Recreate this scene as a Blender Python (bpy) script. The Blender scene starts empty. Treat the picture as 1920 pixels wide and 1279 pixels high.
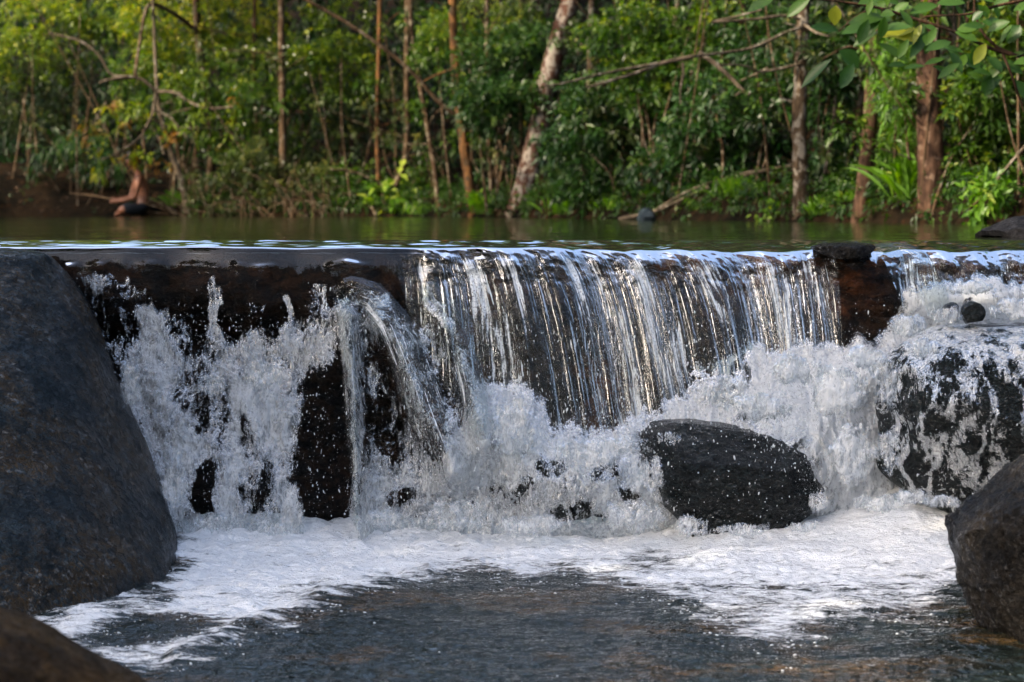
import bpy, bmesh, math, random
import numpy as np
from mathutils import Vector
random.seed(11)
RNG = np.random.default_rng(11)
R = math.radians
scn = bpy.context.scene
COL = scn.collection

# ------------------------------------------------------------------ camera
F = 4533.0          # focal length in photograph pixels (85 mm on a 36 mm sensor)
ZC = 0.155          # camera height above the upper pool
V0 = 386.0          # horizon row
cam = bpy.data.cameras.new('camera')
cam.lens = 85.0; cam.sensor_width = 36.0
cam.shift_y = -(639.5 - V0) / 1920.0
cam.clip_start = 0.1; cam.clip_end = 600
cam.dof.use_dof = True; cam.dof.focus_distance = 9.6; cam.dof.aperture_fstop = 4.2
camo = bpy.data.objects.new('camera', cam); COL.objects.link(camo)
camo.location = (0, 0, ZC); camo.rotation_euler = (R(90), 0, 0)
scn.camera = camo

# ------------------------------------------------------------------ light
SUN_EL, SUN_AZ = 34.0, -62.0       # azimuth measured from -Y (behind the camera) towards -X
w = bpy.data.worlds.new('World'); scn.world = w; w.use_nodes = True
nt = w.node_tree
bg = nt.nodes['Background']; bg.inputs['Strength'].default_value = 0.15
sky = nt.nodes.new('ShaderNodeTexSky'); sky.sky_type = 'NISHITA'; sky.sun_disc = False
sky.sun_elevation = R(SUN_EL)
sky.air_density = 0.8; sky.dust_density = 4.0; sky.ozone_density = 0.0
nt.links.new(sky.outputs[0], bg.inputs['Color'])
ce = math.cos(R(SUN_EL))
sdir = Vector((ce * math.sin(R(SUN_AZ)), -ce * math.cos(R(SUN_AZ)), math.sin(R(SUN_EL))))  # towards the sun
sky.sun_rotation = math.atan2(sdir.x, sdir.y)
sun = bpy.data.lights.new('sun', 'SUN'); sun.energy = 2.3; sun.angle = R(0.6); sun.color = (1.0, 0.85, 0.62)
suno = bpy.data.objects.new('sun', sun); COL.objects.link(suno)
suno.rotation_euler = (-sdir).to_track_quat('-Z', 'Y').to_euler()
suno.location = (0, 0, 30)
scn.view_settings.view_transform = 'Standard'
scn.view_settings.look = 'None'
scn.view_settings.exposure = 2.05
scn.view_settings.gamma = 1.0
try:
    scn.cycles.max_bounces = 8; scn.cycles.diffuse_bounces = 3; scn.cycles.glossy_bounces = 3
    scn.cycles.transparent_max_bounces = 12; scn.cycles.transmission_bounces = 3
    scn.cycles.use_denoising = True; scn.cycles.caustics_reflective = False; scn.cycles.caustics_refractive = False
    scn.cycles.sample_clamp_indirect = 6.0
except Exception: pass

# ------------------------------------------------------------------ helpers
def P(u, v, Y):
    return np.array([(u - 960.0) / F * Y, Y, ZC - (v - V0) / F * Y])
def PV(u, v, Y): return Vector(P(u, v, Y))

_perm = np.random.default_rng(5).permutation(256); _perm = np.concatenate([_perm, _perm, _perm])
_g = np.random.default_rng(6).normal(size=(256, 3)); _g /= np.linalg.norm(_g, axis=1)[:, None]
def perlin(x, y, z):
    x, y, z = np.broadcast_arrays(np.asarray(x, float), np.asarray(y, float), np.asarray(z, float))
    xi = np.floor(x).astype(int); yi = np.floor(y).astype(int); zi = np.floor(z).astype(int)
    xf = x - xi; yf = y - yi; zf = z - zi
    xi &= 255; yi &= 255; zi &= 255
    fu = xf ** 3 * (xf * (xf * 6 - 15) + 10); fv = yf ** 3 * (yf * (yf * 6 - 15) + 10); fw = zf ** 3 * (zf * (zf * 6 - 15) + 10)
    def gr(dx, dy, dz):
        h = _perm[_perm[_perm[xi + dx] + yi + dy] + zi + dz]
        g = _g[h]
        return g[..., 0] * (xf - dx) + g[..., 1] * (yf - dy) + g[..., 2] * (zf - dz)
    x00 = gr(0, 0, 0) * (1 - fu) + gr(1, 0, 0) * fu
    x10 = gr(0, 1, 0) * (1 - fu) + gr(1, 1, 0) * fu
    x01 = gr(0, 0, 1) * (1 - fu) + gr(1, 0, 1) * fu
    x11 = gr(0, 1, 1) * (1 - fu) + gr(1, 1, 1) * fu
    return ((x00 * (1 - fv) + x10 * fv) * (1 - fw) + (x01 * (1 - fv) + x11 * fv) * fw) * 1.6
def fbm(x, y, z, oct=4, gain=0.5, lac=2.03):
    s = 0; a = 1; t = 0
    for i in range(oct):
        s = s + a * perlin(x + i * 17.3, y - i * 9.1, z + i * 5.7); t += a
        a *= gain; x = x * lac; y = y * lac; z = z * lac
    return s / t
def ridge(x, y, z, oct=4, gain=0.5):
    s = 0; a = 1; t = 0
    for i in range(oct):
        s = s + a * (1 - 2 * np.abs(perlin(x + i * 7.3, y + i * 3.1, z - i * 5.7))); t += a
        a *= gain; x = x * 2.07; y = y * 2.07; z = z * 2.07
    return s / t
def sst(a, b, x):
    t = np.clip((x - a) / (b - a), 0, 1); return t * t * (3 - 2 * t)
def sdpoly(px, py, poly):
    """signed distance to a polygon, positive inside"""
    poly = np.array(poly, float); n = len(poly)
    d = np.full(px.shape, 1e18); ins = np.zeros(px.shape, bool)
    for i in range(n):
        ax, ay = poly[i]; bx, by = poly[(i + 1) % n]
        ex, ey = bx - ax, by - ay
        wx, wy = px - ax, py - ay
        t = np.clip((wx * ex + wy * ey) / (ex * ex + ey * ey + 1e-12), 0, 1)
        d = np.minimum(d, (wx - ex * t) ** 2 + (wy - ey * t) ** 2)
        c = (ay > py) != (by > py)
        with np.errstate(divide='ignore', invalid='ignore'):
            xx = (bx - ax) * (py - ay) / ((by - ay) if by != ay else 1e-9) + ax
        ins ^= c & (px < xx)
    return np.where(ins, 1, -1) * np.sqrt(d)
def sdline(px, py, pts):
    """distance to a polyline and the fraction along it"""
    d = np.full(px.shape, 1e18); fr = np.zeros(px.shape)
    n = len(pts) - 1
    for i in range(n):
        ax, ay = pts[i]; bx, by = pts[i + 1]
        ex, ey = bx - ax, by - ay
        t = np.clip(((px - ax) * ex + (py - ay) * ey) / (ex * ex + ey * ey), 0, 1)
        dd = (px - ax - ex * t) ** 2 + (py - ay - ey * t) ** 2
        m = dd < d
        d = np.where(m, dd, d); fr = np.where(m, (i + t) / n, fr)
    return np.sqrt(d), fr

def link(o, parent=None):
    COL.objects.link(o)
    if parent is not None: o.parent = parent
    return o
def raw_mesh(name, verts, faces, mats, parent=None, smooth=True, attrs=None, quads=True):
    """verts (n,3) array, faces (m,k) array with k constant, or a list of such arrays"""
    me = bpy.data.meshes.new(name)
    verts = np.asarray(verts, np.float32)
    fl = faces if isinstance(faces, list) else [faces]
    fl = [np.asarray(f, np.int32) for f in fl if len(f)]
    me.vertices.add(len(verts)); me.vertices.foreach_set('co', verts.ravel())
    nl = sum(f.size for f in fl); nf = sum(len(f) for f in fl)
    me.loops.add(nl); me.loops.foreach_set('vertex_index', np.concatenate([f.ravel() for f in fl]))
    me.polygons.add(nf)
    st = []; o = 0
    for f in fl:
        k = f.shape[1]; st.append(o + np.arange(len(f)) * k); o += f.size
    me.polygons.foreach_set('loop_start', np.concatenate(st).astype(np.int32))
    me.polygons.foreach_set('use_smooth', np.full(nf, smooth))
    for m in (mats if isinstance(mats, (list, tuple)) else [mats]): me.materials.append(m)
    if attrs:
        for k, v in attrs.items():
            v = np.asarray(v, np.float32)
            if v.ndim == 1:
                a = me.attributes.new(k, 'FLOAT', 'POINT'); a.data.foreach_set('value', v)
            else:
                a = me.attributes.new(k, 'FLOAT_VECTOR', 'POINT'); a.data.foreach_set('vector', v.ravel())
    me.update(calc_edges=True); me.validate()
    ob = bpy.data.objects.new(name, me)
    return link(ob, parent)
def grid_faces(nr, nc):
    i = np.arange(nr - 1)[:, None] * nc + np.arange(nc - 1)[None, :]
    return np.stack([i, i + 1, i + nc + 1, i + nc], -1).reshape(-1, 4)
def tag(o, label=None, cat=None, group=None, kind=None):
    if label: o['label'] = label
    if cat: o['category'] = cat
    if group: o['group'] = group
    if kind: o['kind'] = kind
    return o
def empty(name, loc=(0, 0, 0)):
    o = bpy.data.objects.new(name, None); o.location = loc; o.empty_display_size = 0.1
    return link(o)

# ------------------------------------------------------------------ materials
class NT:
    def __init__(s, name):
        s.m = bpy.data.materials.new(name); s.m.use_nodes = True
        s.t = s.m.node_tree; s.t.nodes.clear()
        s.out = s.n('ShaderNodeOutputMaterial')
    def n(s, typ, **kw):
        nd = s.t.nodes.new(typ)
        for k, v in kw.items():
            if k.startswith('i_'):
                nd.inputs[k[2:].replace('_', ' ')].default_value = v
            else: setattr(nd, k, v)
        return nd
    def l(s, a, b): s.t.links.new(a, b)
    def setin(s, sock, val):
        if hasattr(val, 'is_linked') or hasattr(val, 'links'): s.l(val, sock)
        else: sock.default_value = val
    def math(s, op, a, b=0.5, clamp=False):
        nd = s.n('ShaderNodeMath', operation=op); nd.use_clamp = clamp
        s.setin(nd.inputs[0], a); s.setin(nd.inputs[1], b); return nd.outputs[0]
    def coord(s, scale=(1, 1, 1), src=None):
        if src is None:
            tc = s.n('ShaderNodeTexCoord'); src = tc.outputs['Object']
        mp = s.n('ShaderNodeMapping'); s.l(src, mp.inputs[0]); mp.inputs['Scale'].default_value = scale
        return mp.outputs[0]
    def noise(s, vec, scale, detail=4, rough=0.55, dist=0.0, color=False):
        nd = s.n('ShaderNodeTexNoise'); s.l(vec, nd.inputs['Vector'])
        nd.inputs['Scale'].default_value = scale; nd.inputs['Detail'].default_value = detail
        nd.inputs['Roughness'].default_value = rough; nd.inputs['Distortion'].default_value = dist
        return nd.outputs['Color' if color else 'Fac']
    def ramp(s, fac, stops, interp='LINEAR'):
        nd = s.n('ShaderNodeValToRGB'); s.l(fac, nd.inputs[0]); cr = nd.color_ramp; cr.interpolation = interp
        while len(cr.elements) < len(stops): cr.elements.new(0.5)
        for e, (p, c) in zip(cr.elements, stops):
            e.position = p; e.color = (c, c, c, 1) if isinstance(c, (int, float)) else (*c, 1)
        return nd.outputs[0]
    def sstep(s, x, a, b):
        nd = s.n('ShaderNodeMapRange', interpolation_type='SMOOTHSTEP'); s.setin(nd.inputs['Value'], x)
        nd.inputs['From Min'].default_value = a; nd.inputs['From Max'].default_value = b
        return nd.outputs[0]
    def mixc(s, f, a, b):
        nd = s.n('ShaderNodeMix', data_type='RGBA')
        s.setin(nd.inputs[0], f)
        s.setin(nd.inputs[6], a if not isinstance(a, tuple) else (*a, 1)); s.setin(nd.inputs[7], b if not isinstance(b, tuple) else (*b, 1))
        return nd.outputs[2]
    def bump(s, h, dist, strength=1.0, normal=None):
        nd = s.n('ShaderNodeBump'); s.l(h, nd.inputs['Height']); nd.inputs['Distance'].default_value = dist
        nd.inputs['Strength'].default_value = strength
        if normal is not None: s.l(normal, nd.inputs['Normal'])
        return nd.outputs[0]
    def attr(s, name):
        nd = s.n('ShaderNodeAttribute'); nd.attribute_name = name; return nd
    def princ(s, color, rough, normal=None, spec=0.5, **kw):
        nd = s.n('ShaderNodeBsdfPrincipled')
        s.setin(nd.inputs['Base Color'], color if not isinstance(color, tuple) else (*color, 1))
        s.setin(nd.inputs['Roughness'], rough); nd.inputs['Specular IOR Level'].default_value = spec
        if normal is not None: s.l(normal, nd.inputs['Normal'])
        for k, v in kw.items(): s.setin(nd.inputs[k.replace('_', ' ')], v)
        return nd.outputs[0]
    def mixs(s, f, a, b):
        nd = s.n('ShaderNodeMixShader'); s.setin(nd.inputs[0], f); s.l(a, nd.inputs[1]); s.l(b, nd.inputs[2]); return nd.outputs[0]
    def done(s, sh): s.l(sh, s.out.inputs['Surface']); return s.m

def mat_rock(name, c1, c2, c3, scale=1.0, rough=(0.22, 0.5), bump=0.015, spec=0.22, strat=(1, 1, 1), sbase=0.05):
    n = NT(name); co = n.coord(strat)
    big = n.noise(co, 3.2 * scale, 6, 0.62, 0.6); mid = n.noise(co, 14 * scale, 6, 0.68, 0.3); fine = n.noise(co, 70 * scale, 5, 0.7)
    f1 = n.sstep(n.math('ADD', n.math('MULTIPLY', big, 0.6), n.math('MULTIPLY', mid, 0.5)), 0.46, 0.66)
    c = n.mixc(f1, c1, c2)
    f2 = n.sstep(n.math('ADD', n.math('MULTIPLY', mid, 0.45), n.math('MULTIPLY', fine, 0.6)), 0.50, 0.62)
    c = n.mixc(n.math('MULTIPLY', f2, 0.85), c, c3)
    med = n.noise(co, 32 * scale, 4, 0.7, 0.2)
    c = n.mixc(n.math('MULTIPLY', n.sstep(med, 0.54, 0.6), 0.75), c, c1)
    vo = n.n('ShaderNodeTexVoronoi', feature='DISTANCE_TO_EDGE'); n.l(co, vo.inputs['Vector']); vo.inputs['Scale'].default_value = 9 * scale
    crack = n.sstep(vo.outputs['Distance'], 0.0, 0.05)
    h = n.math('ADD', n.math('MULTIPLY', mid, 1.0), n.math('MULTIPLY', fine, 0.35))
    h = n.math('ADD', h, n.math('MULTIPLY', med, 0.7))
    h = n.math('ADD', h, n.math('MULTIPLY', crack, 0.05))
    nb = n.bump(h, bump * 2.2, 0.9)
    sp = n.noise(co, 46 * scale, 3, 0.6, 0.4)
    spm = n.math('MULTIPLY', n.sstep(sp, 0.57, 0.68), n.sstep(big, 0.40, 0.6))
    spm = n.math('ADD', n.math('MULTIPLY', spm, spec * 1.6), sbase)
    rg = n.math('ADD', n.math('MULTIPLY', n.sstep(med, 0.38, 0.6), rough[1] - rough[0]), rough[0])
    return n.done(n.princ(c, rg, nb, 0.5, Specular_IOR_Level=spm))

def mat_bark(name, c1, c2, spot=(0.45, 0.42, 0.36), spots=0.2, rough=0.85):
    n = NT(name); co = n.coord((1, 1, 0.35))
    a = n.noise(co, 9, 5, 0.65); b = n.noise(co, 38, 4, 0.7)
    c = n.mixc(n.sstep(a, 0.35, 0.65), c1, c2)
    co2 = n.coord((1, 1, 0.7)); s2 = n.noise(co2, 13, 4, 0.6, 0.5)
    c = n.mixc(n.sstep(s2, 0.62 - spots * 0.35, 0.68 - spots * 0.3), c, spot)
    nb = n.bump(n.math('ADD', a, n.math('MULTIPLY', b, 0.6)), 0.03, 0.9)
    return n.done(n.princ(c, rough, nb, 0.10))

def mat_leaf(name, c1, c2, c3=None, gloss=0.38, trans=0.45):
    n = NT(name)
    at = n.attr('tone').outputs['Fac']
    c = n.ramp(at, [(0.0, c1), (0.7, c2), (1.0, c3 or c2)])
    p = n.princ(c, gloss, None, 0.25)
    tr = n.n('ShaderNodeBsdfTranslucent'); hs = n.n('ShaderNodeHueSaturation'); hs.inputs['Saturation'].default_value = 1.15; hs.inputs['Value'].default_value = 1.5
    n.l(c, hs.inputs['Color']); n.l(hs.outputs[0], tr.inputs[0])
    return n.done(n.mixs(trans, p, tr.outputs[0]))

ROCK_LEFT = mat_rock('wet_rock_sky_tint', (0.006, 0.011, 0.014), (0.060, 0.036, 0.014), (0.028, 0.046, 0.056), 1.0, (0.08, 0.36), 0.020, 0.9, (1, 1, 1), 0.09)  # slate blue in the colour stands for sky reflected by the wet rock
ROCK_DARK = mat_rock('wet_rock_black', (0.0025, 0.004, 0.0045), (0.007, 0.009, 0.008), (0.018, 0.026, 0.028), 1.3, (0.06, 0.26), 0.014, 1.1, (1, 1, 1.5), 0.2)
ROCK_BROWN = mat_rock('wet_rock_brown', (0.004, 0.004, 0.004), (0.016, 0.012, 0.008), (0.026, 0.023, 0.020), 1.3, (0.1, 0.4), 0.018, 0.8, (1, 1, 1), 0.12)
ROCK_WARM = mat_rock('warm_rock', (0.014, 0.008, 0.003), (0.07, 0.042, 0.016), (0.03, 0.018, 0.008), 1.5, (0.4, 0.7))
ROCK_GREY = mat_rock('dry_rock_grey', (0.018, 0.017, 0.017), (0.06, 0.055, 0.052), (0.035, 0.033, 0.032), 1.5, (0.4, 0.7))
ROCK_RIVER = mat_rock('round_rock_blueblack', (0.01, 0.016, 0.022), (0.02, 0.03, 0.038), (0.03, 0.04, 0.05), 1.0, (0.2, 0.4))

def mat_ledge():
    n = NT('ledge_rock'); co = n.coord((1, 1, 1.6))
    big = n.noise(co, 3.0, 5, 0.6, 0.5); mid = n.noise(co, 13, 6, 0.68, 0.4); fine = n.noise(co, 60, 4, 0.7)
    rust = n.attr('rust').outputs['Fac']
    c = n.mixc(n.sstep(mid, 0.4, 0.62), (0.003, 0.0035, 0.0035), (0.014, 0.009, 0.005))
    rc = n.mixc(n.sstep(mid, 0.42, 0.6), (0.035, 0.012, 0.004), (0.15, 0.045, 0.014))
    f = n.math('MULTIPLY', rust, n.sstep(big, 0.3, 0.6))
    c = n.mixc(f, c, rc)
    nb = n.bump(n.math('ADD', mid, n.math('MULTIPLY', fine, 0.4)), 0.03, 0.9)
    return n.done(n.princ(c, 0.35, nb, 0.15))
LEDGE = mat_ledge()

def water_clear(n, nb, tint=(0.8, 0.86, 0.84), rough=0.03, boost=1.0):
    fr = n.n('ShaderNodeFresnel'); fr.inputs['IOR'].default_value = 1.36
    if nb is not None: n.l(nb, fr.inputs['Normal'])
    tr = n.n('ShaderNodeBsdfTransparent'); tr.inputs[0].default_value = (*tint, 1)
    gl = n.n('ShaderNodeBsdfGlossy'); gl.inputs['Roughness'].default_value = rough; gl.inputs[0].default_value = (1, 1, 1, 1)
    if nb is not None: n.l(nb, gl.inputs['Normal'])
    fac = n.math('MULTIPLY', fr.outputs[0], boost, True)
    return n.mixs(fac, tr.outputs[0], gl.outputs[0])

def mat_veil():
    """clear falling water with white threads, painted for refracted sky, that follow the flow (attribute flow = across, along)"""
    n = NT('veil_water')
    fl = n.attr('flow').outputs['Vector']; foam = n.attr('foam').outputs['Fac']; cov = n.attr('cover').outputs['Fac']
    s1 = n.noise(n.coord((1, 0.030, 1), fl), 78, 3, 0.6, 0.25)
    s2 = n.noise(n.coord((1, 0.10, 1), fl), 190, 3, 0.6, 0.4)
    s3 = n.noise(n.coord((1, 0.35, 1), fl), 34, 5, 0.66, 0.6)
    beads = n.noise(n.coord((1, 0.55, 1), fl), 240, 2, 0.6)
    h = n.math('ADD', n.math('MULTIPLY', s1, 1.2), n.math('MULTIPLY', s2, 0.45))
    h = n.math('ADD', h, n.math('MULTIPLY', beads, 0.25))
    h = n.math('MULTIPLY', h, foam)
    nb = n.bump(h, 0.013, 1.0)
    k = n.math('ADD', n.math('MULTIPLY', s1, 0.85), n.math('MULTIPLY', s2, 0.45))
    k = n.math('ADD', k, n.math('MULTIPLY', s3, 0.30))
    k = n.math('ADD', k, n.math('MULTIPLY', foam, 0.26))
    grp = n.noise(n.coord((1, 0.16, 1), fl), 11, 3, 0.6, 0.3)
    k = n.math('ADD', k, n.math('MULTIPLY', n.math('SUBTRACT', grp, 0.50), 1.5))
    thr = n.sstep(k, 1.075, 1.26)
    thr = n.math('MULTIPLY', thr, n.sstep(beads, 0.25, 0.55))
    thr = n.math('MULTIPLY', thr, n.sstep(foam, 0.02, 0.3))
    clear = water_clear(n, nb, (0.82, 0.87, 0.86), 0.08, 1.0)
    white = n.princ((0.80, 0.84, 0.86), 0.15, nb, 0.8)  # diffuse white in place of bright sky refracted by the strands
    body = n.mixs(n.math('MULTIPLY', thr, 0.85), clear, white)
    none = n.n('ShaderNodeBsdfTransparent').outputs[0]
    edge = n.sstep(n.math('ADD', cov, n.math('MULTIPLY', n.math('SUBTRACT', s3, 0.5), 0.5)), 0.42, 0.55)
    return n.done(n.mixs(edge, none, body))
VEIL = mat_veil()

def mat_white():
    """broken white water: clear glassy pockets between aerated water"""
    n = NT('white_water')
    foam = n.attr('foam').outputs['Fac']
    co = n.coord((1, 1, 0.62))
    warp = n.noise(co, 9, 3, 0.6, 0.0, True)
    vm = n.n('ShaderNodeVectorMath', operation='MULTIPLY_ADD'); n.l(warp, vm.inputs[0]); vm.inputs[1].default_value = (0.12, 0.12, 0.12); n.l(co, vm.inputs[2])
    wv = vm.outputs[0]
    n1 = n.noise(wv, 20, 5, 0.62, 0.8); n2 = n.noise(wv, 75, 4, 0.66, 0.8); n3 = n.noise(wv, 210, 3, 0.6)
    h = n.math('ADD', n.math('MULTIPLY', n1, 1.0), n.math('MULTIPLY', n2, 0.5))
    h = n.math('ADD', h, n.math('MULTIPLY', n3, 0.2))
    nb = n.bump(h, 0.028, 1.0)
    stk = n.noise(n.coord((1, 1, 0.10)), 70, 3, 0.6, 0.3)
    k = n.math('ADD', n.math('MULTIPLY', n1, 1.15), n.math('MULTIPLY', n2, 1.0))
    k = n.math('ADD', k, n.math('MULTIPLY', n3, 0.40))
    k = n.math('ADD', k, n.math('MULTIPLY', stk, 0.8))
    k = n.math('SUBTRACT', k, 0.64)
    k = n.math('ADD', k, foam)
    hi = n.sstep(foam, 0.25, 0.6)
    op = n.math('ADD', n.math('MULTIPLY', hi, 0.22), 0.76)
    f = n.math('MULTIPLY', n.sstep(k, 1.12, 1.66), op)
    cov = n.sstep(k, 1.0, 1.15)
    clear = water_clear(n, nb, (0.66, 0.73, 0.74), 0.07, 1.5)
    hw = n.math('ADD', n.math('MULTIPLY', n2, 1.0), n.math('MULTIPLY', n3, 0.5))
    hw = n.math('ADD', hw, n.math('MULTIPLY', stk, 0.5))
    nw = n.bump(hw, 0.007, 1.0)
    white = n.princ((0.90, 0.915, 0.92), 0.3, nw, 0.5)
    tl = n.n('ShaderNodeBsdfTranslucent'); tl.inputs[0].default_value = (0.93, 0.95, 0.95, 1)
    white = n.mixs(0.42, white, tl.outputs[0])
    body = n.mixs(f, clear, white)
    none = n.n('ShaderNodeBsdfTransparent').outputs[0]
    return n.done(n.mixs(cov, none, body))
WHITE = mat_white()

def mat_pool():
    n = NT('pool_water')
    foam = n.attr('foam').outputs['Fac']
    tc = n.n('ShaderNodeTexCoord').outputs['Object']
    co = n.coord((1, 1, 1), tc); cs = n.coord((0.55, 1.3, 1), tc)
    n1 = n.noise(cs, 7, 3, 0.55, 0.7); n2 = n.noise(cs, 25, 5, 0.66, 0.8); nw1 = n.noise(n.coord((1.0, 0.9, 1), tc), 6.5, 2, 0.5, 0.9); nw2 = n.noise(n.coord((1.0, 0.8, 1), tc), 19, 3, 0.5, 1.0); n3 = n.noise(co, 190, 3, 0.65)
    vo = n.n('ShaderNodeTexVoronoi'); n.l(co, vo.inputs['Vector']); vo.inputs['Scale'].default_value = 150
    bub = vo.outputs['Distance']
    brown = n.sstep(n.noise(co, 2.0, 3, 0.55, 0.4), 0.48, 0.58)
    deep = n.mixc(n.math('MULTIPLY', brown, n.sstep(n2, 0.4, 0.6)), (0.010, 0.015, 0.012), (0.060, 0.036, 0.013))
    hw = n.math('ADD', n.math('MULTIPLY', nw1, 1.0), n.math('MULTIPLY', nw2, 0.55))
    nbw = n.bump(hw, 0.055, 1.0)
    wat = n.princ(deep, 0.05, nbw, 0.22)
    k = n.math('ADD', n.math('MULTIPLY', n1, 0.6), n.math('MULTIPLY', n2, 1.2))
    k = n.math('ADD', k, n.math('MULTIPLY', n3, 0.5))
    k = n.math('ADD', k, foam)
    wis = n.noise(n.coord((0.8, 2.2, 1), tc), 9, 5, 0.7, 1.2)
    k = n.math('ADD', k, n.math('MULTIPLY', n.math('SUBTRACT', wis, 0.5), 1.1))
    f = n.sstep(k, 1.38, 1.82)
    hf = n.math('ADD', n.math('MULTIPLY', n2, 0.7), n.math('MULTIPLY', bub, -0.08))
    hf = n.math('ADD', hf, n.math('MULTIPLY', n3, 0.08))
    nbf = n.bump(hf, 0.028, 0.9)
    fo = n.princ(n.mixc(n.sstep(bub, 0.2, 0.7), (0.92, 0.92, 0.91), (0.80, 0.81, 0.81)), 0.35, nbf, 0.6)
    return n.done(n.mixs(n.math('MULTIPLY', f, 0.93), wat, fo))
POOL = mat_pool()

def mat_river():
    n = NT('river_water')
    tc = n.n('ShaderNodeTexCoord').outputs['Object']
    a = n.noise(n.coord((1.0, 0.8, 1), tc), 2.2, 4, 0.55, 0.6); b = n.noise(n.coord((1, 1, 1), tc), 11, 3, 0.55, 0.4)
    nb = n.bump(n.math('ADD', a, n.math('MULTIPLY', b, 0.12)), 0.035, 1.0)
    return n.done(n.princ((0.006, 0.009, 0.003), 0.03, nb, 0.38))
RIVER = mat_river()

def mat_drop():
    n = NT('water_drop')
    clear = water_clear(n, None, (0.75, 0.8, 0.8), 0.02, 1.6)
    white = n.princ((0.82, 0.85, 0.87), 0.1, None, 0.9)
    return n.done(n.mixs(0.62, clear, white))
DROP = mat_drop()

def mat_ground():
    n = NT('forest_soil'); co = n.coord()
    a = n.noise(co, 1.1, 5, 0.6); b = n.noise(co, 7, 6, 0.7); c_ = n.noise(co, 45, 4, 0.7)
    c = n.mixc(n.sstep(a, 0.4, 0.62), (0.003, 0.0025, 0.0015), (0.013, 0.008, 0.004))
    c = n.mixc(n.sstep(b, 0.52, 0.66), c, (0.026, 0.012, 0.005))
    c = n.mixc(n.math('MULTIPLY', n.sstep(c_, 0.55, 0.7), 0.6), c, (0.014, 0.018, 0.007))
    nb = n.bump(n.math('ADD', b, n.math('MULTIPLY', c_, 0.4)), 0.09, 0.9)
    return n.done(n.princ(c, 0.95, nb, 0.04))
GROUND = mat_ground()

BARK_TAN = mat_bark('bark_tan', (0.0224, 0.0144, 0.0080), (0.0800, 0.0496, 0.0272), (0.1360, 0.1120, 0.0800), 0.25)
BARK_SUNLIT = mat_bark('bark_sunlit', (0.0298, 0.0153, 0.0068), (0.1360, 0.0638, 0.0229), (0.0425, 0.0272, 0.0153), 0.3)  # warm sunlight on the trunks is put into this bark colour
BARK_PALE = mat_bark('bark_pale', (0.0375, 0.0285, 0.0195), (0.1125, 0.0863, 0.0600), (0.1800, 0.1575, 0.1275), 0.2)
BARK_MOTTLED = mat_bark('bark_mottled', (0.0280, 0.0126, 0.0084), (0.0700, 0.0350, 0.0238), (0.1680, 0.1470, 0.1260), 0.4)
BARK_SPOTTED = mat_bark('bark_spotted', (0.0186, 0.0124, 0.0074), (0.0651, 0.0434, 0.0248), (0.1488, 0.1302, 0.1054), 0.35)
BARK_DARK = mat_bark('bark_dark', (0.016, 0.010, 0.006), (0.058, 0.030, 0.016), (0.08, 0.05, 0.03), 0.1)
BARK_REDDISH = mat_bark('bark_reddish', (0.0204, 0.0109, 0.0068), (0.0748, 0.0408, 0.0245), (0.1020, 0.0680, 0.0476), 0.15)
LEAF_LIME = mat_leaf('leaf_lime', (0.025, 0.060, 0.004), (0.13, 0.19, 0.008), (0.32, 0.31, 0.02))  # yellow-green brightened to stand for sun on the leaves
LEAF_MID = mat_leaf('leaf_mid', (0.012, 0.038, 0.005), (0.055, 0.105, 0.010), (0.17, 0.21, 0.02))
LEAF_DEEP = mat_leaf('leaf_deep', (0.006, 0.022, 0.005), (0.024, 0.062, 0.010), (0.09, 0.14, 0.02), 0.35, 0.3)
LEAF_OLIVE = mat_leaf('leaf_olive', (0.014, 0.026, 0.008), (0.05, 0.07, 0.016), (0.15, 0.14, 0.035))
LEAF_GRASS = mat_leaf('leaf_grass', (0.04, 0.10, 0.010), (0.10, 0.21, 0.018), (0.24, 0.30, 0.04))
LEAF_FAR = mat_leaf('leaf_far', (0.005, 0.014, 0.004), (0.014, 0.03, 0.007), (0.04, 0.06, 0.01), 0.5, 0.3)  # green darkened to stand for shade deep in the forest
LEAF_BIG = mat_leaf('leaf_broad', (0.016, 0.055, 0.008), (0.060, 0.125, 0.016), (0.26, 0.27, 0.02), 0.35, 0.4)
LEAF_TIP = mat_leaf('leaf_tip_orange', (0.10, 0.055, 0.012), (0.20, 0.10, 0.025), (0.24, 0.24, 0.04))
LITTER = mat_leaf('leaf_litter', (0.03, 0.016, 0.006), (0.09, 0.045, 0.016), (0.14, 0.09, 0.03), 0.6, 0.15)
def plain(name, c, rough=0.6, spec=0.4):
    n = NT(name); co = n.coord(); a = n.noise(co, 30, 3)
    return n.done(n.princ(n.mixc(a, tuple(x * 0.8 for x in c), tuple(min(1, x * 1.15) for x in c)), rough, None, spec))
SKIN = plain('skin', (0.19, 0.070, 0.033), 0.5); HAIR = plain('hair', (0.012, 0.009, 0.008), 0.5)
CLOTH = plain('dark_cloth', (0.010, 0.012, 0.016), 0.9, 0.2); WOOD = plain('stick_wood', (0.16, 0.10, 0.05), 0.8)
PETAL = plain('white_petal', (0.45, 0.46, 0.36), 0.6)

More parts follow.
